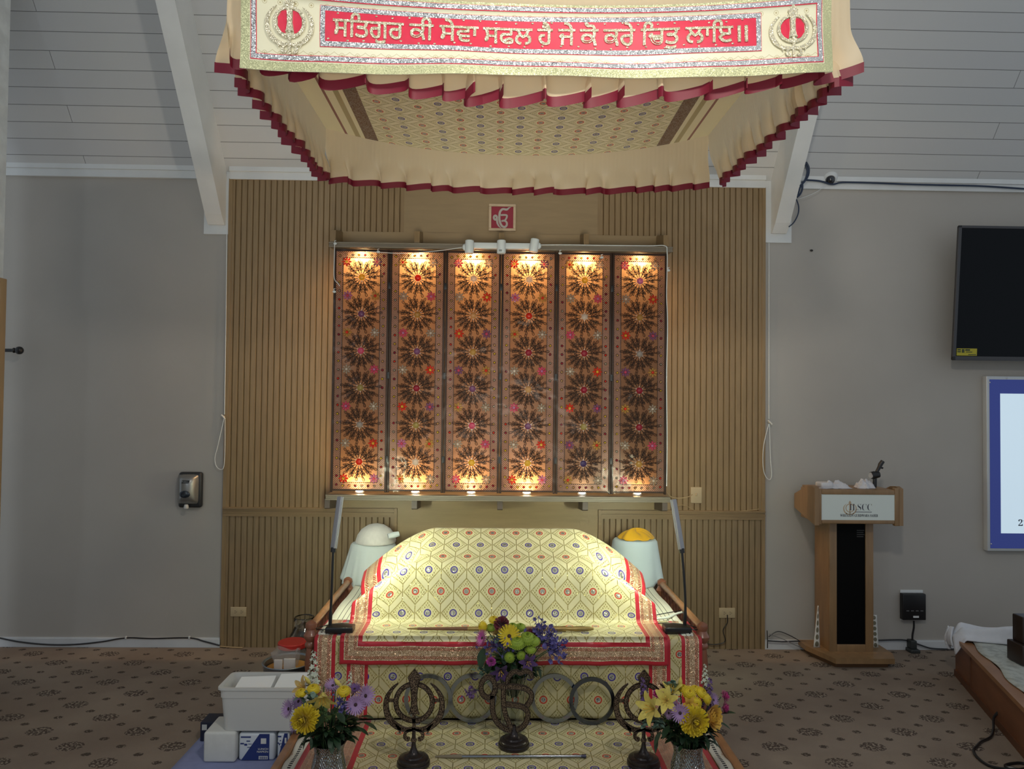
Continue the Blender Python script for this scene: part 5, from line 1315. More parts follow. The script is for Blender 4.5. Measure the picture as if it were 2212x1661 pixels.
outlet(498, 1311, 532, 1332, 'ivory double wall outlet low on the left panelling')
outlet(1553, 1313, 1588, 1335, 'ivory double wall outlet low on the right panelling')
outlet(1492, 1052, 1516, 1087, 'ivory switch plate on the panelling right of the shelf end', switch=True)
cable('shelf_wire', [aty(x, y, SY+.05) for x, y in ((1440, 1062), (1448, 1072), (1462, 1076), (1484, 1074), (1496, 1068))], .0028, M('tan_cord', (.35, .26, .14), .5), 'tan cord from the screen shelf to the ivory switch plate')
cable('shelf_wire', [aty(x, y, PY-.012) for x, y in ((1458, 1092), (1480, 1092), (1505, 1104), (1540, 1108), (1600, 1104), (1640, 1100))], .0026, MATS['tan_cord'], 'thin brown wire trailing right along the chair rail')
cable('outlet_wire', [aty(x, y, PY-.02) for x, y in ((1571, 1328), (1571, 1345), (1562, 1362), (1566, 1385), (1545, 1392), (1520, 1390), (1500, 1392))], .003, black_pl, 'dark wire hanging from the right low wall outlet')
# hand sanitiser dispenser
A, B = aty(383, 1020, WY-.05), aty(433, 1099, WY-.05); cx = (A.x+B.x)/2; z0, z1 = B.z, A.z; hw = (B.x-A.x)/2
t = thing('soap_dispenser', 'grey and black hand sanitiser dispenser on the left plaster wall', 'dispenser', (cx, WY, z0))
def sl(mb, x0, x1, z0_, z1_, y0, y1, bow):
    def fn(u, v):
        xx = lerp(x0, x1, u); zz = lerp(z0_, z1_, v); e = max(abs(2*u-1)**5, abs(2*v-1)**6); yb = y0-bow*(1-abs(2*u-1)**2.6)*(.55+.45*cos((v-.55)*2.2))
        ins = .012*(abs(2*v-1)**8)*(1 if abs(2*u-1) > .5 else 0)*(-1 if u < .5 else 1); return (xx-ins*.9, lerp(yb, y1-.001, e), zz), (u, v)
    mb.grid(fn, 24, 24)
mb = MB(); mb.box((cx-hw+.004, WY-.045, z0+.004), (cx+hw, WY-.001, z1), .016); mb.build('back_shell', M('dispenser_black', (.015, .016, .018), .4), t)
mb = MB(); sl(mb, cx-hw-.004, cx+hw-.008, z0+.022, z1-.008, WY-.048, WY-.03, .052); mb.build('front_cover', M('dispenser_metallic_grey', (.30, .30, .29), .32, .75), t)
fy2 = WY-.1015
mb = MB(); c = V((cx-.006, fy2+.004, lerp(z0, z1, .42))); mb.sphere(c, .033, 16, 10, (1, .28, .70)); mb.build('window', M('dispenser_window', (.01, .018, .03), .15, coat=.5), t)
lz = lerp(z0, z1, .76)
lg = thing('d', 'x', 'x', (0, 0, 0)); bpy.data.objects.remove(lg)
mb = MB(); mb.prism([(-.024, -.009), (.020, -.009), (.026, .009), (-.018, .009)], lambda x, y, d: (cx-.003+x, fy2+.004-d, lz+y), .003); lo = mb.build('logo_panel', M('logo_black', (.015, .018, .02), .4), t, smooth=False)
mb = MB(); put_text(mb, 'PURELL', cx-.022, cx+.017, lz-.005, lz+.005, lambda x, y, d: (x, fy2-d, y), d=.0002); mb.build('lettering', M('logo_grey', (.30, .32, .33), .5), lo, smooth=False)
mb = MB(); mb.lathe([(.012, 0), (.015, .006), (.013, .018), (.010, .026)], 14, (cx-.004, WY-.075, z0+.004)); mb.build('nozzle', M('nozzle_pale', (.55, .55, .52), .4), t)
# television
tv_y = WY-.17
T = [aty(2066, 487, tv_y-.02), aty(2052, 778, tv_y+.02)]
TL, BLp = aty(2066, 487, 4.54), aty(2052, 778, 4.60)
TL.x += .012; BLp.x += .012
t = thing('television', 'large black flat television hung on the right plaster wall', 'television', (BLp.x+.6, 4.58, BLp.z))
up_ = (TL-BLp); H_ = up_.length; up_.normalize(); X = Matrix(((1, 0, 0), tuple(up_.cross(V((1, 0, 0))).normalized()), tuple(up_))).transposed().to_4x4(); X.translation = BLp
mb = MB(); mb.X = X; mb.box((.002, 0, .002), (1.45, .016, H_-.002), .004); mb.build('casing', M('tv_casing', (.035, .035, .037), .4), t)
mb = MB(); mb.X = X; mb.box((.020, -.003, .026), (1.43, .002, H_-.016)); mb.build('tv_display', M('tv_screen_black', (.002, .003, .005), .1, spec=.18), t)
mb = MB(); mb.X = X
for lo, hi in (((0, 0), (.020, H_)), ((0, 0), (1.45, .026)), ((0, H_-.016), (1.45, H_))): mb.box((lo[0], -.008, lo[1]), (hi[0], .004, hi[1]), .002)
mb.build('bezel', M('tv_bezel_grey', (.05, .05, .055), .4), t)
mb = MB(); mb.X = X; mb.box((.026, -.0045, .030), (.155, -.003, .075)); st = mb.build('energy_sticker', M('sticker_yellow', (.42, .36, .02), .5), t)
mb = MB(); mb.X = X
for (x0, x1, z0_, z1_) in ((.03, .052, .062, .071), (.03, .052, .050, .058), (.058, .075, .048, .071), (.08, .11, .060, .071), (.085, .125, .050, .055), (.10, .15, .034, .039)): mb.box((x0, -.0050, z0_), (x1, -.0044, z1_))
mb.build('printing', M('sticker_ink', (.05, .06, .02), .6), st, smooth=False)
mb = MB(); mb.box((BLp.x+.55, 4.60, BLp.z+.25), (BLp.x+.85, WY-.001, BLp.z+.45)); mb.build('wall_bracket', black_pl, t)
# lit projection board
A, B = aty(2130, 812, WY-.04), aty(2136, 1190, WY-.04); z1, z0 = A.z, B.z; x0 = A.x
t = thing('display_screen', 'lit white screen with royal blue border in a silver frame, below the television', 'screen', (x0+.6, WY, z0))
mb = MB(); mb.box((x0, WY-.045, z0), (x0+1.35, WY-.001, z1), .004); mb.build('frame', M('silver_frame', (.55, .58, .60), .35, .3), t)
mb = MB(); mb.box((x0+.018, WY-.047, z0+.018), (x0+1.332, WY-.0445, z1-.022)); mb.build('blue_border', M('royal_blue', (.035, .055, .26), .4, emit=(.06, .09, .42), es=.10), t)
zi0 = aty(2166, 1152, WY-.05).z; zi1 = aty(2160, 850, WY-.05).z; xi = aty(2162, 1000, WY-.05).x
mb = MB(); mb.box((xi, WY-.0485, zi0), (x0+1.25, WY-.0468, zi1)); mb.build('lit_page', M('screen_white', (.5, .55, .58), .4, emit=(.58, .75, .88), es=.34), t)
for px, py in ((2139, 826), (2176, 817), (2142, 1175)):
    mb = MB(); p = aty(px, py, WY-.05); mb.sphere((p.x, WY-.047, p.z), .005, 8, 6, (1, .5, 1)); mb.build('screw', M('screw_steel', (.6, .6, .62), .3, .8), t)
p = aty(2200, 1136, WY-.05); mb = MB(); put_text(mb, '\U0001D7D0\U0001D7CF', p.x, p.x+.062, p.z, p.z+.042, lambda x, y, d: (x, WY-.0490-d, y), d=.0002); mb.build('lettering', M('screen_ink', (.06, .08, .12), .5), t, smooth=False)
# black power controller on the wall
A, B = aty(1950, 1283, WY-.045), aty(2001, 1340, WY-.045)
t = thing('wall_box', 'black square control box low on the right wall beside the podium', 'control box', (A.x, WY, B.z))
mb = MB(); mb.box((A.x+.006, WY-.006, B.z-.012), (B.x+.002, WY-.0005, A.z+.016), .002); mb.build('back_plate', white_paint, t)
mb = MB(); mb.box((A.x, WY-.045, B.z), (B.x, WY-.006, A.z), .006); mb.build('case', black_pl, t)
mb = MB()
for k in range(4): mb.box((lerp(A.x, B.x, .15+.2*k), WY-.0465, lerp(B.z, A.z, .34)), (lerp(A.x, B.x, .27+.2*k), WY-.0445, lerp(B.z, A.z, .38)))
mb.build('markings', M('grey_marks', (.10, .10, .10), .6), t, smooth=False)
mb = MB(); mb.box((lerp(A.x, B.x, .44), WY-.047, lerp(B.z, A.z, .10)), (lerp(A.x, B.x, .68), WY-.0445, lerp(B.z, A.z, .17))); mb.build('sticker', white_paint, t, smooth=False)
mb = MB(); mb.tube(smooth3([aty(x, y, WY-.05) for x, y in ((1974, 1341), (1974, 1355), (1971, 1372), (1971, 1384))]), .006, 8); mb.build('cord', black_pl, t)
mb = MB(); p = aty(1971, 1390, WY-.05); mb.box((p.x-.020, WY-.07, p.z-.03), (p.x+.020, WY-.017, p.z+.022), .006); mb.box((p.x-.03, WY-.09, 0.0), (p.x+.03, WY-.02, .022), .005); mb.build('plug', M('plug_dark', (.03, .035, .035), .5), t)
cable('floor_cable', [aty(x, y, WY-.03) for x, y in ((1898, 1383), (1930, 1382), (1958, 1383), (1985, 1392), (2010, 1400), (2040, 1402), (2064, 1402))], .005, black_pl, 'black cable along the baseboard between podium and stage')
cable('wall_cable', [aty(x, y, WY-.022) for x, y in ((-5, 1377), (40, 1386), (100, 1392), (160, 1392), (220, 1386), (270, 1378), (330, 1379), (410, 1378), (440, 1385), (474, 1394))], .0045, black_pl, 'black cable clipped along the left baseboard')
for px, py, l in ((272, 1377, 'left'), (409, 1377, 'right')):
    p = aty(px, py, WY-.024); mb = MB(); mb.box((p.x-.005, WY-.03, p.z-.008), (p.x+.005, WY-.016, p.z+.008), .002); tag(mb.build('cable_clip', wcord), 'small white clip, %s of the two on the left baseboard cable' % l, 'clip')
cable('cable_bundle', [atz(x, y, .008) for x, y in ((475, 1396), (500, 1398), (524, 1399))], .004, M('tan_cable', (.42, .30, .16), .6), 'short tan cable end lying at the foot of the left panelling')
# curtain rod end and framed board on the left
p = aty(46, 757, 4.62)
t = thing('curtain_rod', 'black curtain rod end with ball finial at the left edge of the wall', 'curtain rod', (p.x-.3, 4.62, p.z))
mb = MB(); mb.cyl((p.x-.7, 4.62, p.z), (p.x-.045, 4.62, p.z), .0105, 14); mb.build('rod', black_pl, t)
mb = MB(); mb.tube([(p.x-.05, 4.62, p.z), (p.x-.046, 4.62, p.z), (p.x-.042, 4.62, p.z), (p.x-.036, 4.62, p.z)], [.0135, .0165, .0165, .011], 14); mb.sphere((p.x-.012, 4.62, p.z), .0245, 16, 12); mb.build('finial', black_pl, t)
mb = MB(); mb.cyl((p.x-.45, 4.62, p.z), (p.x-.45, WY-.001, p.z), .008, 10); mb.build('wall_bracket', black_pl, t)
za, zb = aty(12, 601, 3.9).z, aty(3, 1160, 3.9).z
fx = aty(15, 620, 3.93).x
t = thing('framed_board', 'tan wooden framed board at the far left edge', 'board', (lx, 3.7, zb))
tanw = M('tan_pine', (.40, .26, .13), .5, noise_amt=.1, scale=6, stretch=(1, 1, .2))
mb = MB(); mb.box((lx+.001, 3.2, zb+.05), (fx-.012, 3.88, za-.05)); mb.build('panel', M('board_brown', (.30, .19, .10), .6), t)
mb = MB()
for lo, hi in (((3.15, zb), (3.2, za)), ((3.88, zb), (3.93, za)), ((3.2, zb), (3.88, zb+.05)), ((3.2, za-.05), (3.88, za))): mb.box((lx+.001, lo[0], lo[1]), (fx, hi[0], hi[1]), .003)
mb.build('frame', tanw, t)

# ================================================================ PODIUM
pw = M('podium_oak', (.26, .155, .072), .4, noise_amt=.15, scale=7, stretch=(4, 4, .6), coat=.15)
PFY = 4.50
cxl, cxr = aty(1790, 1300, PFY).x, aty(1885, 1300, PFY).x
pod = thing('podium', 'oak speaking podium with white sign, standing by the right wall', 'podium', ((cxl+cxr)/2, PFY+.1, 0))
zcol = aty(1830, 1128, PFY).z
mb = MB(); mb.prism([(cxl-.10, 4.60), (cxl-.02, 4.36), (cxr+.06, 4.36), (cxr+.10, 4.46), (cxr+.10, 4.712), (cxl-.10, 4.712)], lambda x, y, d: (x, y, .032+d), .03); mb.build('base_plate', pw, pod, smooth=False)
mb = MB(); mb.prism([(cxl-.07, 4.60), (cxl-.005, 4.40), (cxr+.04, 4.40), (cxr+.08, 4.48), (cxr+.08, 4.70), (cxl-.07, 4.70)], lambda x, y, d: (x, y, d), .0325); mb.build('plinth', M('podium_oak_dark', (.16, .08, .035), .5), pod, smooth=False)
mb = MB(); mb.box((cxl, PFY, .06), (cxr, 4.70, zcol+.01), .004); mb.build('column', pw, pod)
xa, xb = aty(1806, 1260, PFY).x, aty(1868, 1260, PFY).x; zt_, zb_ = aty(1836, 1131, PFY).z, aty(1836, 1391, PFY).z
mb = MB(); mb.box((xa, PFY-.004, zb_), (xb, PFY+.002, zt_)); bp_ = mb.build('black_panel', M('podium_black_panel', (.002, .002, .002), .6, spec=.1), pod, smooth=False)
p = aty(1850, 1144, PFY); q = aty(1867, 1162, PFY); mb = MB()
for k in range(4): mb.box((p.x, PFY-.0048, lerp(p.z, q.z, k/4+.03)), (lerp(p.x, q.x, .95-.1*(k % 2)), PFY-.0042, lerp(p.z, q.z, k/4+.13)))
mb.build('small_emblem', M('panel_emblem_grey', (.035, .033, .03), .5), bp_, smooth=False)
mb = MB()
for a_, b2 in (((cxl, .06), (xa, zcol)), ((xb, .06), (cxr, zcol)), ((xa, .06), (xb, zb_))): mb.box((a_[0], PFY-.012, a_[1]), (b2[0], PFY, b2[1]), .003)
mb.build('column_frame', pw, pod)
# top box
TY = 4.40
A, B = aty(1768, 1058, TY), aty(1942, 1131, TY); z0, z1 = aty(1850, 1131, TY).z, aty(1850, 1058, TY).z
mb = MB(); mb.box((A.x, TY+.006, z0), (B.x, 4.66, z1-.012), .006); mb.build('top_box', pw, pod)
mb = MB(); fr_w = .02
sgn = [aty(1770, 1068, TY), aty(1932, 1124, TY)]
for lo, hi in (((A.x+.0165, z0), (B.x-.0305, z0+.022)), ((A.x+.0165, z1-.028), (B.x-.0305, z1)), ((A.x-.004, z0-.006), (A.x+.016, z1+.006)), ((B.x-.030, z0-.012), (B.x+.004, z1+.012))): mb.box((lo[0], TY-.010, lo[1]), (hi[0], TY+.02, hi[1]), .004)
mb.build('sign_frame', pw, pod)
mb = MB(); mb.prism([(TY-.012, z0-.010), (TY-.012, z1+.008), (TY+.03, z1+.020), (TY+.09, z1+.014), (4.69, z0+.142), (4.69, z0+.055)], lambda y, z, d: (A.x-.028+d, y, z), .028); mb.build('end_panel', pw, pod, smooth=False)
mb = MB(); mb.prism([(TY-.012, z0-.010), (TY-.012, z1+.008), (TY+.03, z1+.020), (TY+.09, z1+.014), (4.69, z0+.142), (4.69, z0+.055)], lambda y, z, d: (B.x-.004+d, y, z), .024); mb.build('end_panel', pw, pod, smooth=False)
mb = MB(); mb.box((A.x+.014, TY-.006, z0+.020), (B.x-.028, TY+.008, z1-.026)); sg_ = mb.build('sign', M('sign_white', (.68, .74, .70), .4), pod, smooth=False)
def at_s(px, py): return aty(px, py, TY)
ink = M('sign_ink_navy', (.035, .035, .06), .5); tanink = M('sign_ink_tan', (.50, .37, .24), .5)
fs_ = lambda x, y, d: (x, TY-.0062-d, y)
p, q = at_s(1834, 1102), at_s(1882, 1088); mb = MB(); put_text(mb, '\U0001D408\U0001D40B\U0001D412\U0001D402\U0001D402', p.x, q.x, p.z, q.z, fs_, -.02, d=.0008); mb.build('lettering', ink, sg_, smooth=False)
p, q = at_s(1814, 1116), at_s(1895, 1110.5); mb = MB(); put_text(mb, ''.join(chr(0x1D400+ord(ch)-65) if ch != ' ' else ' ' for ch in 'WHEATON GURDWARA SAHIB'), p.x, q.x, p.z+.001, q.z, fs_, 0, d=.0008); mb.build('lettering', ink, sg_, smooth=False)
p, q = at_s(1835, 1104.5), at_s(1882, 1103.3); mb = MB(); mb.box((p.x+.03, TY-.0068, p.z-.004), (q.x, TY-.0062, p.z-.001)); mb.build('underline', ink, sg_, smooth=False)
c = at_s(1835, 1097); mb = MB(); kk = .105; khanda(mb, lambda x, y, d: (c.x+x*kk, TY-.0060-d*.01, c.z+y*kk), .02, False, False); mb.build('emblem', tanink, sg_, smooth=False)
mb = MB(); mb.box((A.x+.01, TY+.0, z1-.014), (B.x-.03, 4.66, z1+.001), .003); mb.build('desk_top', pw, pod)
# cloth bundle, cloth and black microphone holder on the podium
white_cl = M('white_linen', (.60, .60, .63), .85, noise_amt=.04, scale=20)
zt = z1+.002
def crumple(cx, cy, rx, ry, h, seed, n=26):
    mb = MB(); rnd = random.Random(seed)
    def fn(u, v):
        a, r = 2*PI*u, v
        q = V((cos(a)*r*2.2+seed, sin(a)*r*2.2, 0)); w_ = noise.noise(q*1.5)
        rr = r*(1+.16*sin(3*a+seed)+.08*sin(7*a)); hh = h*(1-r**3)*(.75+.7*w_) + .006*noise.noise(q*5)
        return (cx+rx*rr*cos(a), cy+ry*rr*sin(a), zt+max(.0005, hh)), (u, v)
    mb.grid(fn, 40, n); return mb
pa = at_s(1813, 1050); mb = crumple(pa.x, TY+.075, .098, .055, .040, 3)
mb.box((pa.x-.095, TY+.03, zt+.0006), (pa.x-.02, TY+.12, zt+.035), .01)
o = mb.build('cloth_bundle', white_cl); tag(o, 'crumpled white cloth bundle lying at the left on the podium top', 'cloth')
pb = at_s(1883, 1052); mb = crumple(pb.x, TY+.09, .062, .05, .05, 8)
o = mb.build('white_cloth', white_cl); tag(o, 'white cloth gathered around the black microphone holder on the podium', 'cloth')
t = thing('microphone_holder', 'black microphone holder rising from white cloth on the podium', 'microphone', (pb.x+.02, TY+.09, zt))
P3 = lambda x, y: aty(x, y, TY+.09)
mb = MB(); a = P3(1889, 1046); a.z = zt+.004; mb.tube(smooth3([a, P3(1890, 1036), P3(1889, 1028)]), [.012]*13, 12); mb.build('mount', black_pl, t)
mb = MB(); mb.tube([P3(1882, 1027), P3(1888, 1026), P3(1899, 1025)], [.022, .024, .018], 16); mb.build('clamp', black_pl, t)
mb = MB(); d_ = V((-1, -.35, .1)).normalized(); mb.tube([P3(1884, 1027)+d_*.004, P3(1884, 1027)+d_*.012], .017, 16); mb.build('dial', M('dial_grey', (.4, .42, .45), .4), t)
mb = MB(); mb.tube([P3(1894, 1019), P3(1899, 1010), P3(1902, 1003), P3(1907, 996)], [.010, .011, .0135, .0125], 12); mb.build('arm', black_pl, t)
mb = MB(); mb.tube([P3(1903, 1010), P3(1907, 1011)], .006, 10); mb.build('knob', black_pl, t)
# white strips with round grey holes beside the podium foot
def mat_spots():
    mt, nt, b = newmat('white_strip_grey_spots'); tc, u, v = uvnodes(nt)
    a = u-.5; c = ((v*6.).fr()-.5)*1.; r = (a*a*.95+c*c*.62).sq(); col = mixc(r < .30, (.62, .62, .58), (.16, .15, .10)); nt.links.new(col, b.inputs['Base Color']); b.inputs['Roughness'].default_value = .6; return mt
spm = mat_spots()
for xa_, xb_, yt, yb_, lb, lean in ((1757, 1771, 1310, 1378, 'left', .035), (1885, 1897, 1330, 1385, 'right', 0)):
    Yk = 4.56; a1, b1 = aty(xa_, yb_, Yk), aty(xb_, yt, Yk); zb0 = .0635
    mb = MB(); mb.grid(lambda u, v: (V((lerp(a1.x, b1.x, u)+lean*v*(1 if lb == 'left' else -1)*(1-u), Yk+.02*v, lerp(zb0, b1.z, v))), (u, v)), 4, 8)
    o = mb.build('spotted_strip', spm, solid=.006); tag(o, 'white strip with grey round spots standing %s of the podium column' % lb, 'strip', 'white spotted strips beside the podium column')
# wires left of the podium
for k, q in enumerate((((1660, 1376), (1680, 1364), (1705, 1372), (1730, 1386), (1748, 1396)), ((1658, 1384), (1690, 1386), (1720, 1385), (1745, 1386)), ((1662, 1370), (1690, 1380), (1715, 1392), (1735, 1400)), ((1657, 1362), (1658, 1380), (1658, 1400)))):
    cable('wire', [aty(x, y, WY-.03-.012*k) for x, y in q], .0028 if k != 1 else .004, black_pl if k != 2 else M('grey_wire', (.2, .2, .2), .6), ['uppermost dark wire looping from the panelling to the podium base', 'straight black wire along the baseboard left of the podium', 'grey wire sagging left of the podium base', 'short dark wire hanging at the right panelling corner'][k], 'wire')

# ================================================================ FLOOR THINGS, LEFT
# blue mat
A = atz(440, 1592, 0)
mb = MB(); mc = [(atz(x, y, .004).x, atz(x, y, .004).y) for x, y in ((352, 1680), (440, 1585), (620, 1585), (640, 1690))]
def matf(u, v):
    a = V(mc[1]).lerp(V(mc[2]), u); b2 = V(mc[0]).lerp(V(mc[3]), u); p = b2.lerp(a, v); return (min(p.x, BXL-.03), p.y, .004+.002*sin(u*9)*sin(v*7)), (u, v)
mb.grid(matf, 14, 10); o = mb.build('floor_mat', M('lavender_cloth', (.24, .27, .46), .9, noise_amt=.05, scale=30), solid=.003); tag(o, 'lavender blue cloth spread on the carpet under the napkin packs', 'mat')
NP = 3.235
npk_white = M('napkin_paper', (.66, .66, .62), .7, noise_amt=.04, scale=30); npk_film = M('napkin_wrap_white', (.66, .70, .74), .25); npk_blue = M('napkin_wrap_navy', (.022, .04, .17), .3)
zm = .0065
def npack(x0, x1, y0, y1, h, label, printed, cut=False):
    t = thing('napkin_pack', label, 'napkin pack', ((x0+x1)/2, (y0+y1)/2, zm), 'wrapped napkin packs under the white tub')
    mb = MB(); mb.box((x0, y0, zm), (x1, y1, zm+h), .010); mb.build('wrapped_stack', npk_white if not printed else npk_film, t)
    if printed:
        w_ = x1-x0; f = lambda x, y, d: (x0+x*w_, y0-.0006-d, zm+y*h)
        mb = MB(); mb.prism([(.08, .02), (.58, .98), (.86, .98), (.86, .02)], f, .0004); bl2 = mb.build('blue_panel', npk_blue, t, smooth=False)
        mb = MB(); mb.prism([(.62, .62), (.62, .82), (.77, .82), (.77, .62)], f, .0010); put = mb.build('white_square', npk_white, bl2, smooth=False)
        mb = MB(); g = lambda x, y, d: (x, y0-.0014-d, y)
        put_text(mb, 'LUNCH', x0+.55*w_, x0+.83*w_, zm+.40*h, zm+.47*h, g, .02); put_text(mb, 'NAPKIN', x0+.52*w_, x0+.83*w_, zm+.30*h, zm+.37*h, g, .02); mb.build('lettering', npk_white, bl2, smooth=False)
        mb = MB(); mb.prism([(.57, .05), (.57, .17), (.82, .17), (.82, .05)], f, .0010); bcode = mb.build('barcode', npk_white, bl2, smooth=False)
        mb = MB()
        for k in range(12): mb.prism([(.59+.018*k, .06), (.59+.018*k, .15), (.596+.018*k+.004*(k % 3), .15), (.596+.018*k+.004*(k % 3), .06)], f, .0014)
        mb.build('print_marks', npk_blue, bl2, smooth=False)
        mb = MB()
        for (xx, yy_, ww_, hh_) in ((.06, .84, .28, .05), (.22, .70, .10, .035), (.05, .60, .10, .05), (.16, .55, .08, .07), (.27, .60, .10, .02), (.24, .48, .12, .02)): mb.prism([(xx, yy_), (xx, yy_+hh_), (xx+ww_, yy_+hh_), (xx+ww_, yy_)], f, .0004)
        mb.build('small_print', npk_blue, t, smooth=False)
    return t
xa1, xb1 = atz(438, 1648, zm).x, atz(506, 1650, zm).x; hN = aty(540, 1584, NP).z-zm
npack(xa1, xb1, NP-.02, NP+.15, hN+.012, 'plain white napkin stack at the left end of the packs', False)
npack(atz(511, 1648, zm).x, atz(589, 1648, zm).x, NP, NP+.16, hN, 'napkin pack with navy blue printed panel, in the middle', True)
x3 = atz(594, 1648, zm).x; npack(x3, BXL-.022, NP+.005, NP+.16, hN, 'napkin pack half hidden by the platform rail', True)
nb = aty(430, 1596, NP+.20); mb = MB(); bx0_ = atz(429, 1598, .02).x
t = thing('navy_box', 'small navy blue box behind the plain napkin stack', 'box', (bx0_+.05, NP+.22, zm))
mb.box((bx0_, NP+.18, zm), (bx0_+.12, NP+.28, zm+.085), .003); mb.build('carton', M('navy_carton', (.012, .016, .04), .5), t)
mb = MB(); mb.box((bx0_+.008, NP+.1792, zm+.05), (bx0_+.03, NP+.18, zm+.075)); mb.build('carton_label', npk_white, t, smooth=False)
# white tub with papers
zT = zm+hN+.013; tb = NP-.005
xL, xR = aty(481, 1580, tb).x, aty(664, 1500, tb).x; ztop = aty(560, 1488, tb-.02).z
xLt = aty(464, 1500, tb-.03).x
t = thing('storage_tub', 'open white plastic tub resting on the napkin packs', 'tub', ((xL+xR)/2, tb+.12, zT))
tubm = mat_translucent('milky_plastic', (.80, .80, .77), .3, .35)
D = .165; hT = ztop-zT
def tub_ring(e, z, ins): return [(xL-e+ins, tb-e*.6+ins), (xR+e*.35-ins, tb-e*.6+ins), (xR+e*.35-ins, tb+D+e*.6-ins), (xL-e+ins, tb+D+e*.6-ins)]
mb = MB()
def rr(e, z, ins):
    pts = tub_ring(e, z, ins); out = []; c_ = .03
    n = 4
    for i in range(4):
        P0, P1, P2 = V(pts[i-1]), V(pts[i]), V(pts[(i+1) % 4]); a1 = P1+(P0-P1).normalized()*c_; a2 = P1+(P2-P1).normalized()*c_
        for k in range(n+1):
            s = k/n; out.append(mb.pt((*((a1*(1-s)*(1-s)+P1*2*s*(1-s)+a2*s*s)), z)))
    return out
eo = xL-xLt-.012
seq = [(0, zT, 0), (eo*.85, ztop-.045, 0), (eo*.85+.004, ztop-.044, 0), (eo*.9+.004, ztop-.012, 0), (eo+.012, ztop-.010, 0), (eo+.012, ztop, 0), (eo*.9, ztop, .004), (eo*.8, ztop-.03, .006), (.0, zT+.006, .006)]
rg = [rr(*q) for q in seq]
for a_, b2 in zip(rg, rg[1:]):
    n = len(a_)
    for k in range(n): mb.face((a_[k], a_[(k+1) % n], b2[(k+1) % n], b2[k]))
mb.face(rg[0][::-1]); mb.face(rg[-1]); mb.build('tub_shell', tubm, t)
paper = M('white_paper', (.85, .86, .84), .8)
for k, (xa_, xb_, ya_, yb_, dz, lab) in enumerate(((xL+.025, xL+.185, tb+.03, tb+.135, -.006, 'left-hand white paper stack standing in the tub'), (xL+.20, xL+.325, tb+.03, tb+.140, .006, 'right-hand tilted white paper stack in the tub'), (xL+.335, xR-.025, tb+.03, tb+.13, -.008, 'cream paper stack at the right end of the tub'))):
    mb = MB(); q = [(xa_, ya_, zT+.008), (xb_, ya_, zT+.008), (xb_, yb_, zT+.008), (xa_, yb_, zT+.008)]
    top = [(xa_, ya_, ztop-.030+dz), (xb_, ya_, ztop-.022+dz), (xb_+.008*(k == 1), yb_, ztop+.006+dz), (xa_+.006, yb_, ztop+dz)]
    I = [mb.pt(x) for x in q+top]
    for f_ in ((0, 3, 2, 1), (4, 5, 6, 7), (0, 1, 5, 4), (1, 2, 6, 5), (2, 3, 7, 6), (3, 0, 4, 7)): mb.face([I[j] for j in f_])
    o = mb.build('paper_stack', paper if k < 2 else M('cream_paper', (.62, .60, .54), .8), smooth=False); tag(o, lab, 'papers')
# round steel pan with orange bread and a plastic bag
pyc = 3.92; prx = .122; pcx = aty(622, 1428, pyc).x
zr_ = aty(622, 1428, pyc).z
t = thing('steel_pan', 'round steel pan on the carpet behind the white tub', 'pan', (pcx, pyc, 0))
mb = MB(); mb.lathe([(prx*.93, .0), (prx*.97, .01), (prx, zr_-.012), (prx+.008, zr_), (prx+.004, zr_+.003), (prx-.006, zr_-.004), (prx*.95, .02), (.001, .018)], 48, (pcx, pyc, 0), closed=False); mb.build('pan_wall', M('pan_steel', (.32, .36, .42), .3, .9), t)
mb = MB(); mb.lathe([(prx*.93, zr_-.05), (prx*.90, zr_-.03), (prx*.7, zr_-.022), (.001, zr_-.02)], 40, (pcx, pyc, 0), closed=False)
o = mb.build('orange_filling', M('orange_sweet', (.45, .20, .04), .6, noise_amt=.2, scale=30)); tag(o, 'orange coloured food filling the round steel pan', 'food')
film_m = MATS['clear_plastic_film']
bagc = (pcx-.005, pyc-.02)
t = thing('plastic_bag', 'clear plastic bag with printed packet standing in the steel pan', 'bag', (bagc[0], bagc[1], zr_-.02))
mb = MB()
def bag(u, v):
    a = 2*PI*u; r = lerp(.045, .062, v**1.3)*(1+.14*sin(5*a+v*3)+.08*sin(9*a)); return (bagc[0]+r*cos(a)*1.15, bagc[1]+r*.6*sin(a), zr_-.018+.082*v*(1+.12*sin(3*a+1))), (u, v)
mb.grid(bag, 48, 12); bgm = mat_translucent('bag_film', (.66, .62, .62), .45, .12); nt_ = bgm.node_tree; ou_ = nt_.nodes['Material Output']; src_ = ou_.inputs[0].links[0].from_socket
tp_ = nt_.nodes.new('ShaderNodeBsdfTransparent'); mx_ = nt_.nodes.new('ShaderNodeMixShader'); mx_.inputs[0].default_value = .35; nt_.links.new(tp_.outputs[0], mx_.inputs[1]); nt_.links.new(src_, mx_.inputs[2]); nt_.links.new(mx_.outputs[0], ou_.inputs[0])
mb.build('film', bgm, t)
mb = MB(); mb.box((bagc[0]+.005, bagc[1]-.062, zr_-.016), (bagc[0]+.065, bagc[1]-.050, zr_+.040), .003); mb.build('packet', M('packet_pale', (.60, .54, .52), .5), t)
mb = MB(); mb.box((bagc[0]-.045, bagc[1]-.060, zr_-.016), (bagc[0]-.002, bagc[1]-.050, zr_+.034), .003); mb.build('packet', MATS['packet_pale'], t)
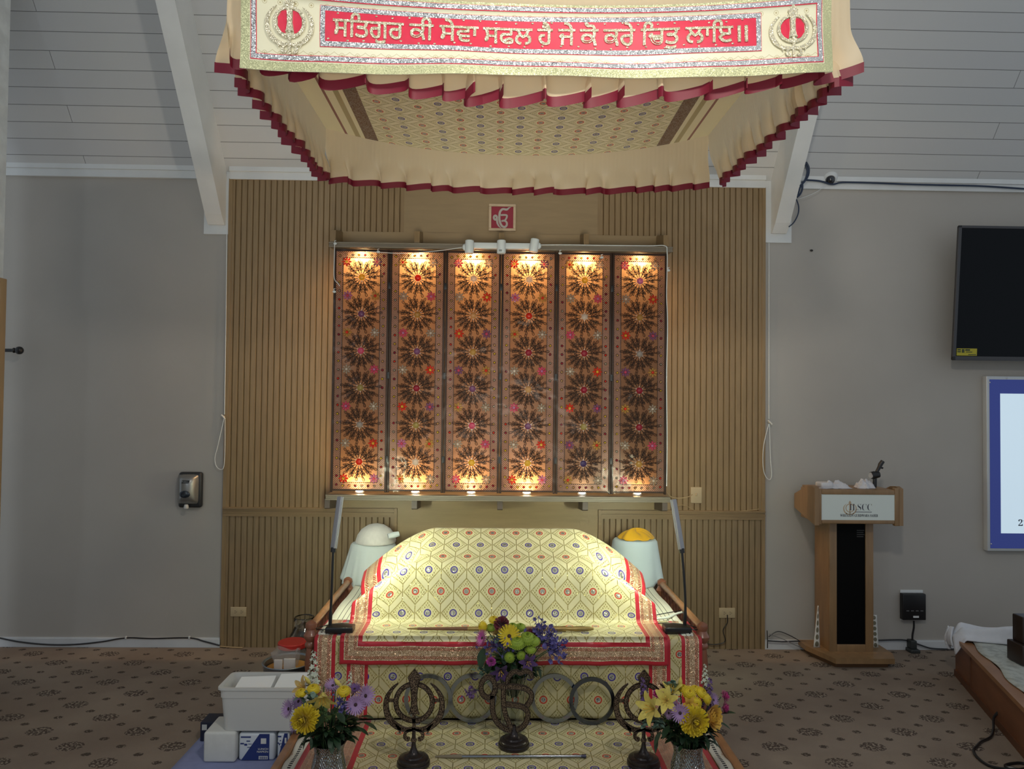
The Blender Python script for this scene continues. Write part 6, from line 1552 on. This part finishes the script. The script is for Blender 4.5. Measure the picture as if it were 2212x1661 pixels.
# jar with red lid, glass jar on a dark crate
jp = aty(632, 1392, 4.22)
t = thing('red_lid_jar', 'squat clear jar with red lid behind the steel pan', 'jar', (jp.x, 4.22, 0))
mb = MB(); mb.lathe([(.07, 0), (.078, .01), (.08, jp.z-.03), (.072, jp.z-.012)], 28, (jp.x, 4.22, 0)); mb.build('jar_body', glass, t)
mb = MB(); mb.lathe([(.076, jp.z-.014), (.080, jp.z-.010), (.080, jp.z+.014), (.076, jp.z+.018)], 32, (jp.x, 4.22, 0)); mb.build('lid', M('red_lid', (.48, .03, .025), .4), t)
gj = aty(655, 1386, 4.46); zc_ = max(.1, aty(655, 1385, 4.46).z)
cr0 = gj.x-.06
t = thing('dark_crate', 'dark crate on the carpet carrying the glass jar', 'crate', (gj.x, 4.48, 0))
mb = MB(); mb.box((cr0, 4.38, 0), (cr0+.2, 4.56, zc_-.006), .004); mb.build('crate_body', M('crate_dark', (.02, .018, .02), .5), t)
mb = MB(); mb.box((cr0-.004, 4.376, zc_-.014), (cr0+.204, 4.564, zc_-.001), .004); mb.build('crate_rim', M('crate_rim', (.05, .04, .045), .4), t)
jx = aty(657, 1360, 4.46).x
mb = MB(); h1 = aty(660, 1332, 4.46).z-zc_
mb.lathe([(.045, 0), (.078, .006), (.082, h1*.25), (.064, h1*.5), (.055, h1*.62), (.060, h1*.66), (.060, h1*.95), (.056, h1), (.050, h1*.96), (.050, h1*.62), (.074, h1*.25), (.068, .012), (.001, .010)], 36, (jx, 4.46, zc_), closed=False)
o = mb.build('glass_jar', glass); tag(o, 'clear glass jar standing on the dark crate beside the bed', 'jar')

# ================================================================ STAGE ON THE RIGHT
c0 = atz(2064, 1458, 0); c1 = atz(2212, 1635, 0); dr = (V((c0.x, c0.y))-V((c1.x, c1.y))).normalized()
c1 = V((c0.x, c0.y))-dr*2.0; cR = V((dr.y, -dr.x)); hS = aty(2075, 1372, c0.y).z
def sp_(s, r, z): q = V((c0.x, c0.y))-dr*s+cR*r; return (q.x, q.y, z)
stage_w = M('stage_red_oak', (.20, .075, .032), .45, noise_amt=.15, scale=6, stretch=(1, 1, 3))
t = thing('side_stage', 'low wooden stage with white sheeted top at the right edge', 'stage', sp_(.5, .5, 0))
mb = MB(); mb.prism([(0, 0), (2.0, 0), (2.0, 1.2), (0, 1.2)], lambda s, r, d: sp_(s, r, d), hS-.01); mb.build('stage_body', stage_w, t, smooth=False)
mb = MB(); mb.prism([(-.004, -.012), (2.0, -.012), (2.0, .05), (-.004, .05)], lambda s, r, d: sp_(s, r, hS-.022+d), .022); mb.build('edge_rail', M('stage_edge_wood', (.30, .14, .06), .4, noise_amt=.12, scale=7), t, smooth=False)
mb = MB()
for s in (.28,): mb.prism([(s, -.004), (s+.012, -.004), (s+.012, .001), (s, .001)], lambda a_, r, d: sp_(a_, r, d), hS-.03)
mb.prism([(0, -.008), (2.0, -.008), (2.0, 0), (0, 0)], lambda a_, r, d: sp_(a_, r, d), .035); mb.build('trim_strip', M('stage_trim', (.13, .05, .022), .5), t, smooth=False)
def mat_stagecloth():
    mt, nt, b = newmat('white_patterned_sheet'); tc = nt.nodes.new('ShaderNodeTexCoord'); vo = nt.nodes.new('ShaderNodeTexNoise'); vo.inputs['Scale'].default_value = 28; vo.inputs['Detail'].default_value = 3; nt.links.new(tc.outputs['Object'], vo.inputs['Vector']); N.nt = nt
    nt.links.new(mixc((N(vo.outputs['Fac'])-.45)*5., (.50, .53, .50), (.36, .38, .36)), b.inputs['Base Color']); b.inputs['Roughness'].default_value = .9; return mt
mb = MB(); mb.grid(lambda u, v: (V(sp_(2.0*v, .045+.012*sin(v*30)*(1-u)+1.1*u, hS+.002+.004*sin(u*21)*sin(v*17)+.003)), (u, v)), 24, 40)
o = mb.build('stage_sheet', mat_stagecloth(), solid=.004); tag(o, 'white patterned sheet covering the top of the right stage', 'sheet')
# folded white towel along the back edge
mb = MB()
def twl(u, v):
    r = -.035+.72*u; s_ = -.03+.17*v; e = min(1, min(v, 1-v)*5)*min(1, .35+u*12)
    h_ = (.050+.016*sin(v*19+.6*sin(u*9))+.010*sin(u*13+v*4))*e
    drop = .085*max(0, 1-u*14)*(.6+.4*sin(v*8))
    return V(sp_(s_+.012*sin(u*6), r, hS+.014+h_-drop)), (u, v)
mb.grid(twl, 90, 36); o = mb.build('folded_towel', M('white_towel', (.62, .64, .69), .9, noise_amt=.05, scale=25, sheen=.3), solid=.006); tag(o, 'long folded white towel lying along the back edge of the right stage', 'towel')
mb = MB()
def hang(u, v):
    q = V(sp_(-.03+.022*sin(u*8)*v+.10*u, -.030-.016*sin(v*3), hS+.045-.105*v-.02*sin(u*5))); return q+V((.006*sin(u*20+v*3), 0, 0)), (u, v)
mb.grid(hang, 20, 12); o = mb.build('hanging_cloth', MATS['white_towel'], solid=.012); tag(o, 'crumpled white cloth hanging over the left back corner of the stage', 'cloth')
# dark wooden stepped box on the stage
bxx = aty(2180, 1410, 3.84).x; bx2 = aty(2189, 1350, 3.84).x
t = thing('wooden_box', 'dark stepped wooden box on the stage at the right edge', 'box', (bxx+.2, 3.75, hS))
zs0 = hS+.0105; dk_w = M('dark_mahogany', (.022, .012, .009), .4)
zA = aty(2190, 1394, 3.75).z; zB = aty(2195, 1330, 3.80).z
mb = MB(); mb.box((bxx, 3.74, zs0), (bxx+.45, 3.86, zA), .006); mb.build('lower_case', dk_w, t)
mb = MB(); mb.box((bx2, 3.77, zA), (bx2+.45, 3.85, zB), .006); mb.build('upper_case', dk_w, t)
# black cable on the carpet beside the stage
cb = [(2160, 1535), (2147, 1550), (2146, 1575), (2140, 1592), (2120, 1602), (2110, 1612), (2103, 1620), (2108, 1632), (2122, 1645), (2140, 1655), (2165, 1660), (2200, 1662), (2225, 1655), (2205, 1648), (2180, 1650), (2172, 1655), (2200, 1662)]
pts = [V(sp_(.75, -.014, .07))]
pts = []
for k, (x, y) in enumerate(cb): pts.append(atz(x, y, .007 if k > 2 else (.07, .04, .014)[k]))
cable('floor_cable', pts, .006, black_pl, 'black cable curling over the carpet beside the right stage')

# ---------------------------------------------------------------- light
w = bpy.data.worlds.new('world'); S.world = w; w.use_nodes = True
w.node_tree.nodes['Background'].inputs[0].default_value = (.80, .90, 1.0, 1); w.node_tree.nodes['Background'].inputs[1].default_value = .21
def lamp(kind, name, loc, aim, power, color, size=.3, spread=None):
    l = bpy.data.lights.new(name, kind); o = bpy.data.objects.new(name, l); COL.objects.link(o)
    l.energy = power; l.color = color
    if kind == 'AREA':
        l.shape = 'DISK'; l.size = size
        if spread: l.spread = spread
    else: l.shadow_soft_size = size
    o.location = loc; o.rotation_euler = (V(aim)-V(loc)).to_track_quat('-Z', 'Y').to_euler(); return o
lamp('POINT', 'hanging_lamp', (.55, .9, 3.3), (0, 4, 2), 40, (1, .93, .82), .10)
lamp('AREA', 'daylight_window', (-3.0, -.3, 2.2), (1, 4.7, 1.3), 30, (.82, .92, 1.0), 1.6)
lamp('AREA', 'canopy_fill', (.1, -1.2, .9), (.1, 3.6, 2.85), 4.5, (1, .93, .80), 1.2, math.radians(48))  # unseen fill light, added low in front to brighten canopy lining and frills
for k, (x, p_) in enumerate(((-.9, 26), (1.1, 26))):
    l = lamp('SPOT', 'ceiling_spot', (x, .2, 3.5), (x*.55+.1, 2.6, 2.75), p_*.95, (1, .97, .88), .06); l.data.spot_size = math.radians(46); l.data.spot_blend = .8
S.view_settings.view_transform = 'Standard'; S.view_settings.look = 'None'; S.view_settings.gamma = 1
S.view_settings.exposure = .95; S.view_settings.use_curve_mapping = False
S.cycles.use_denoising = True
S.cycles.max_bounces = 8; S.cycles.transparent_max_bounces = 12
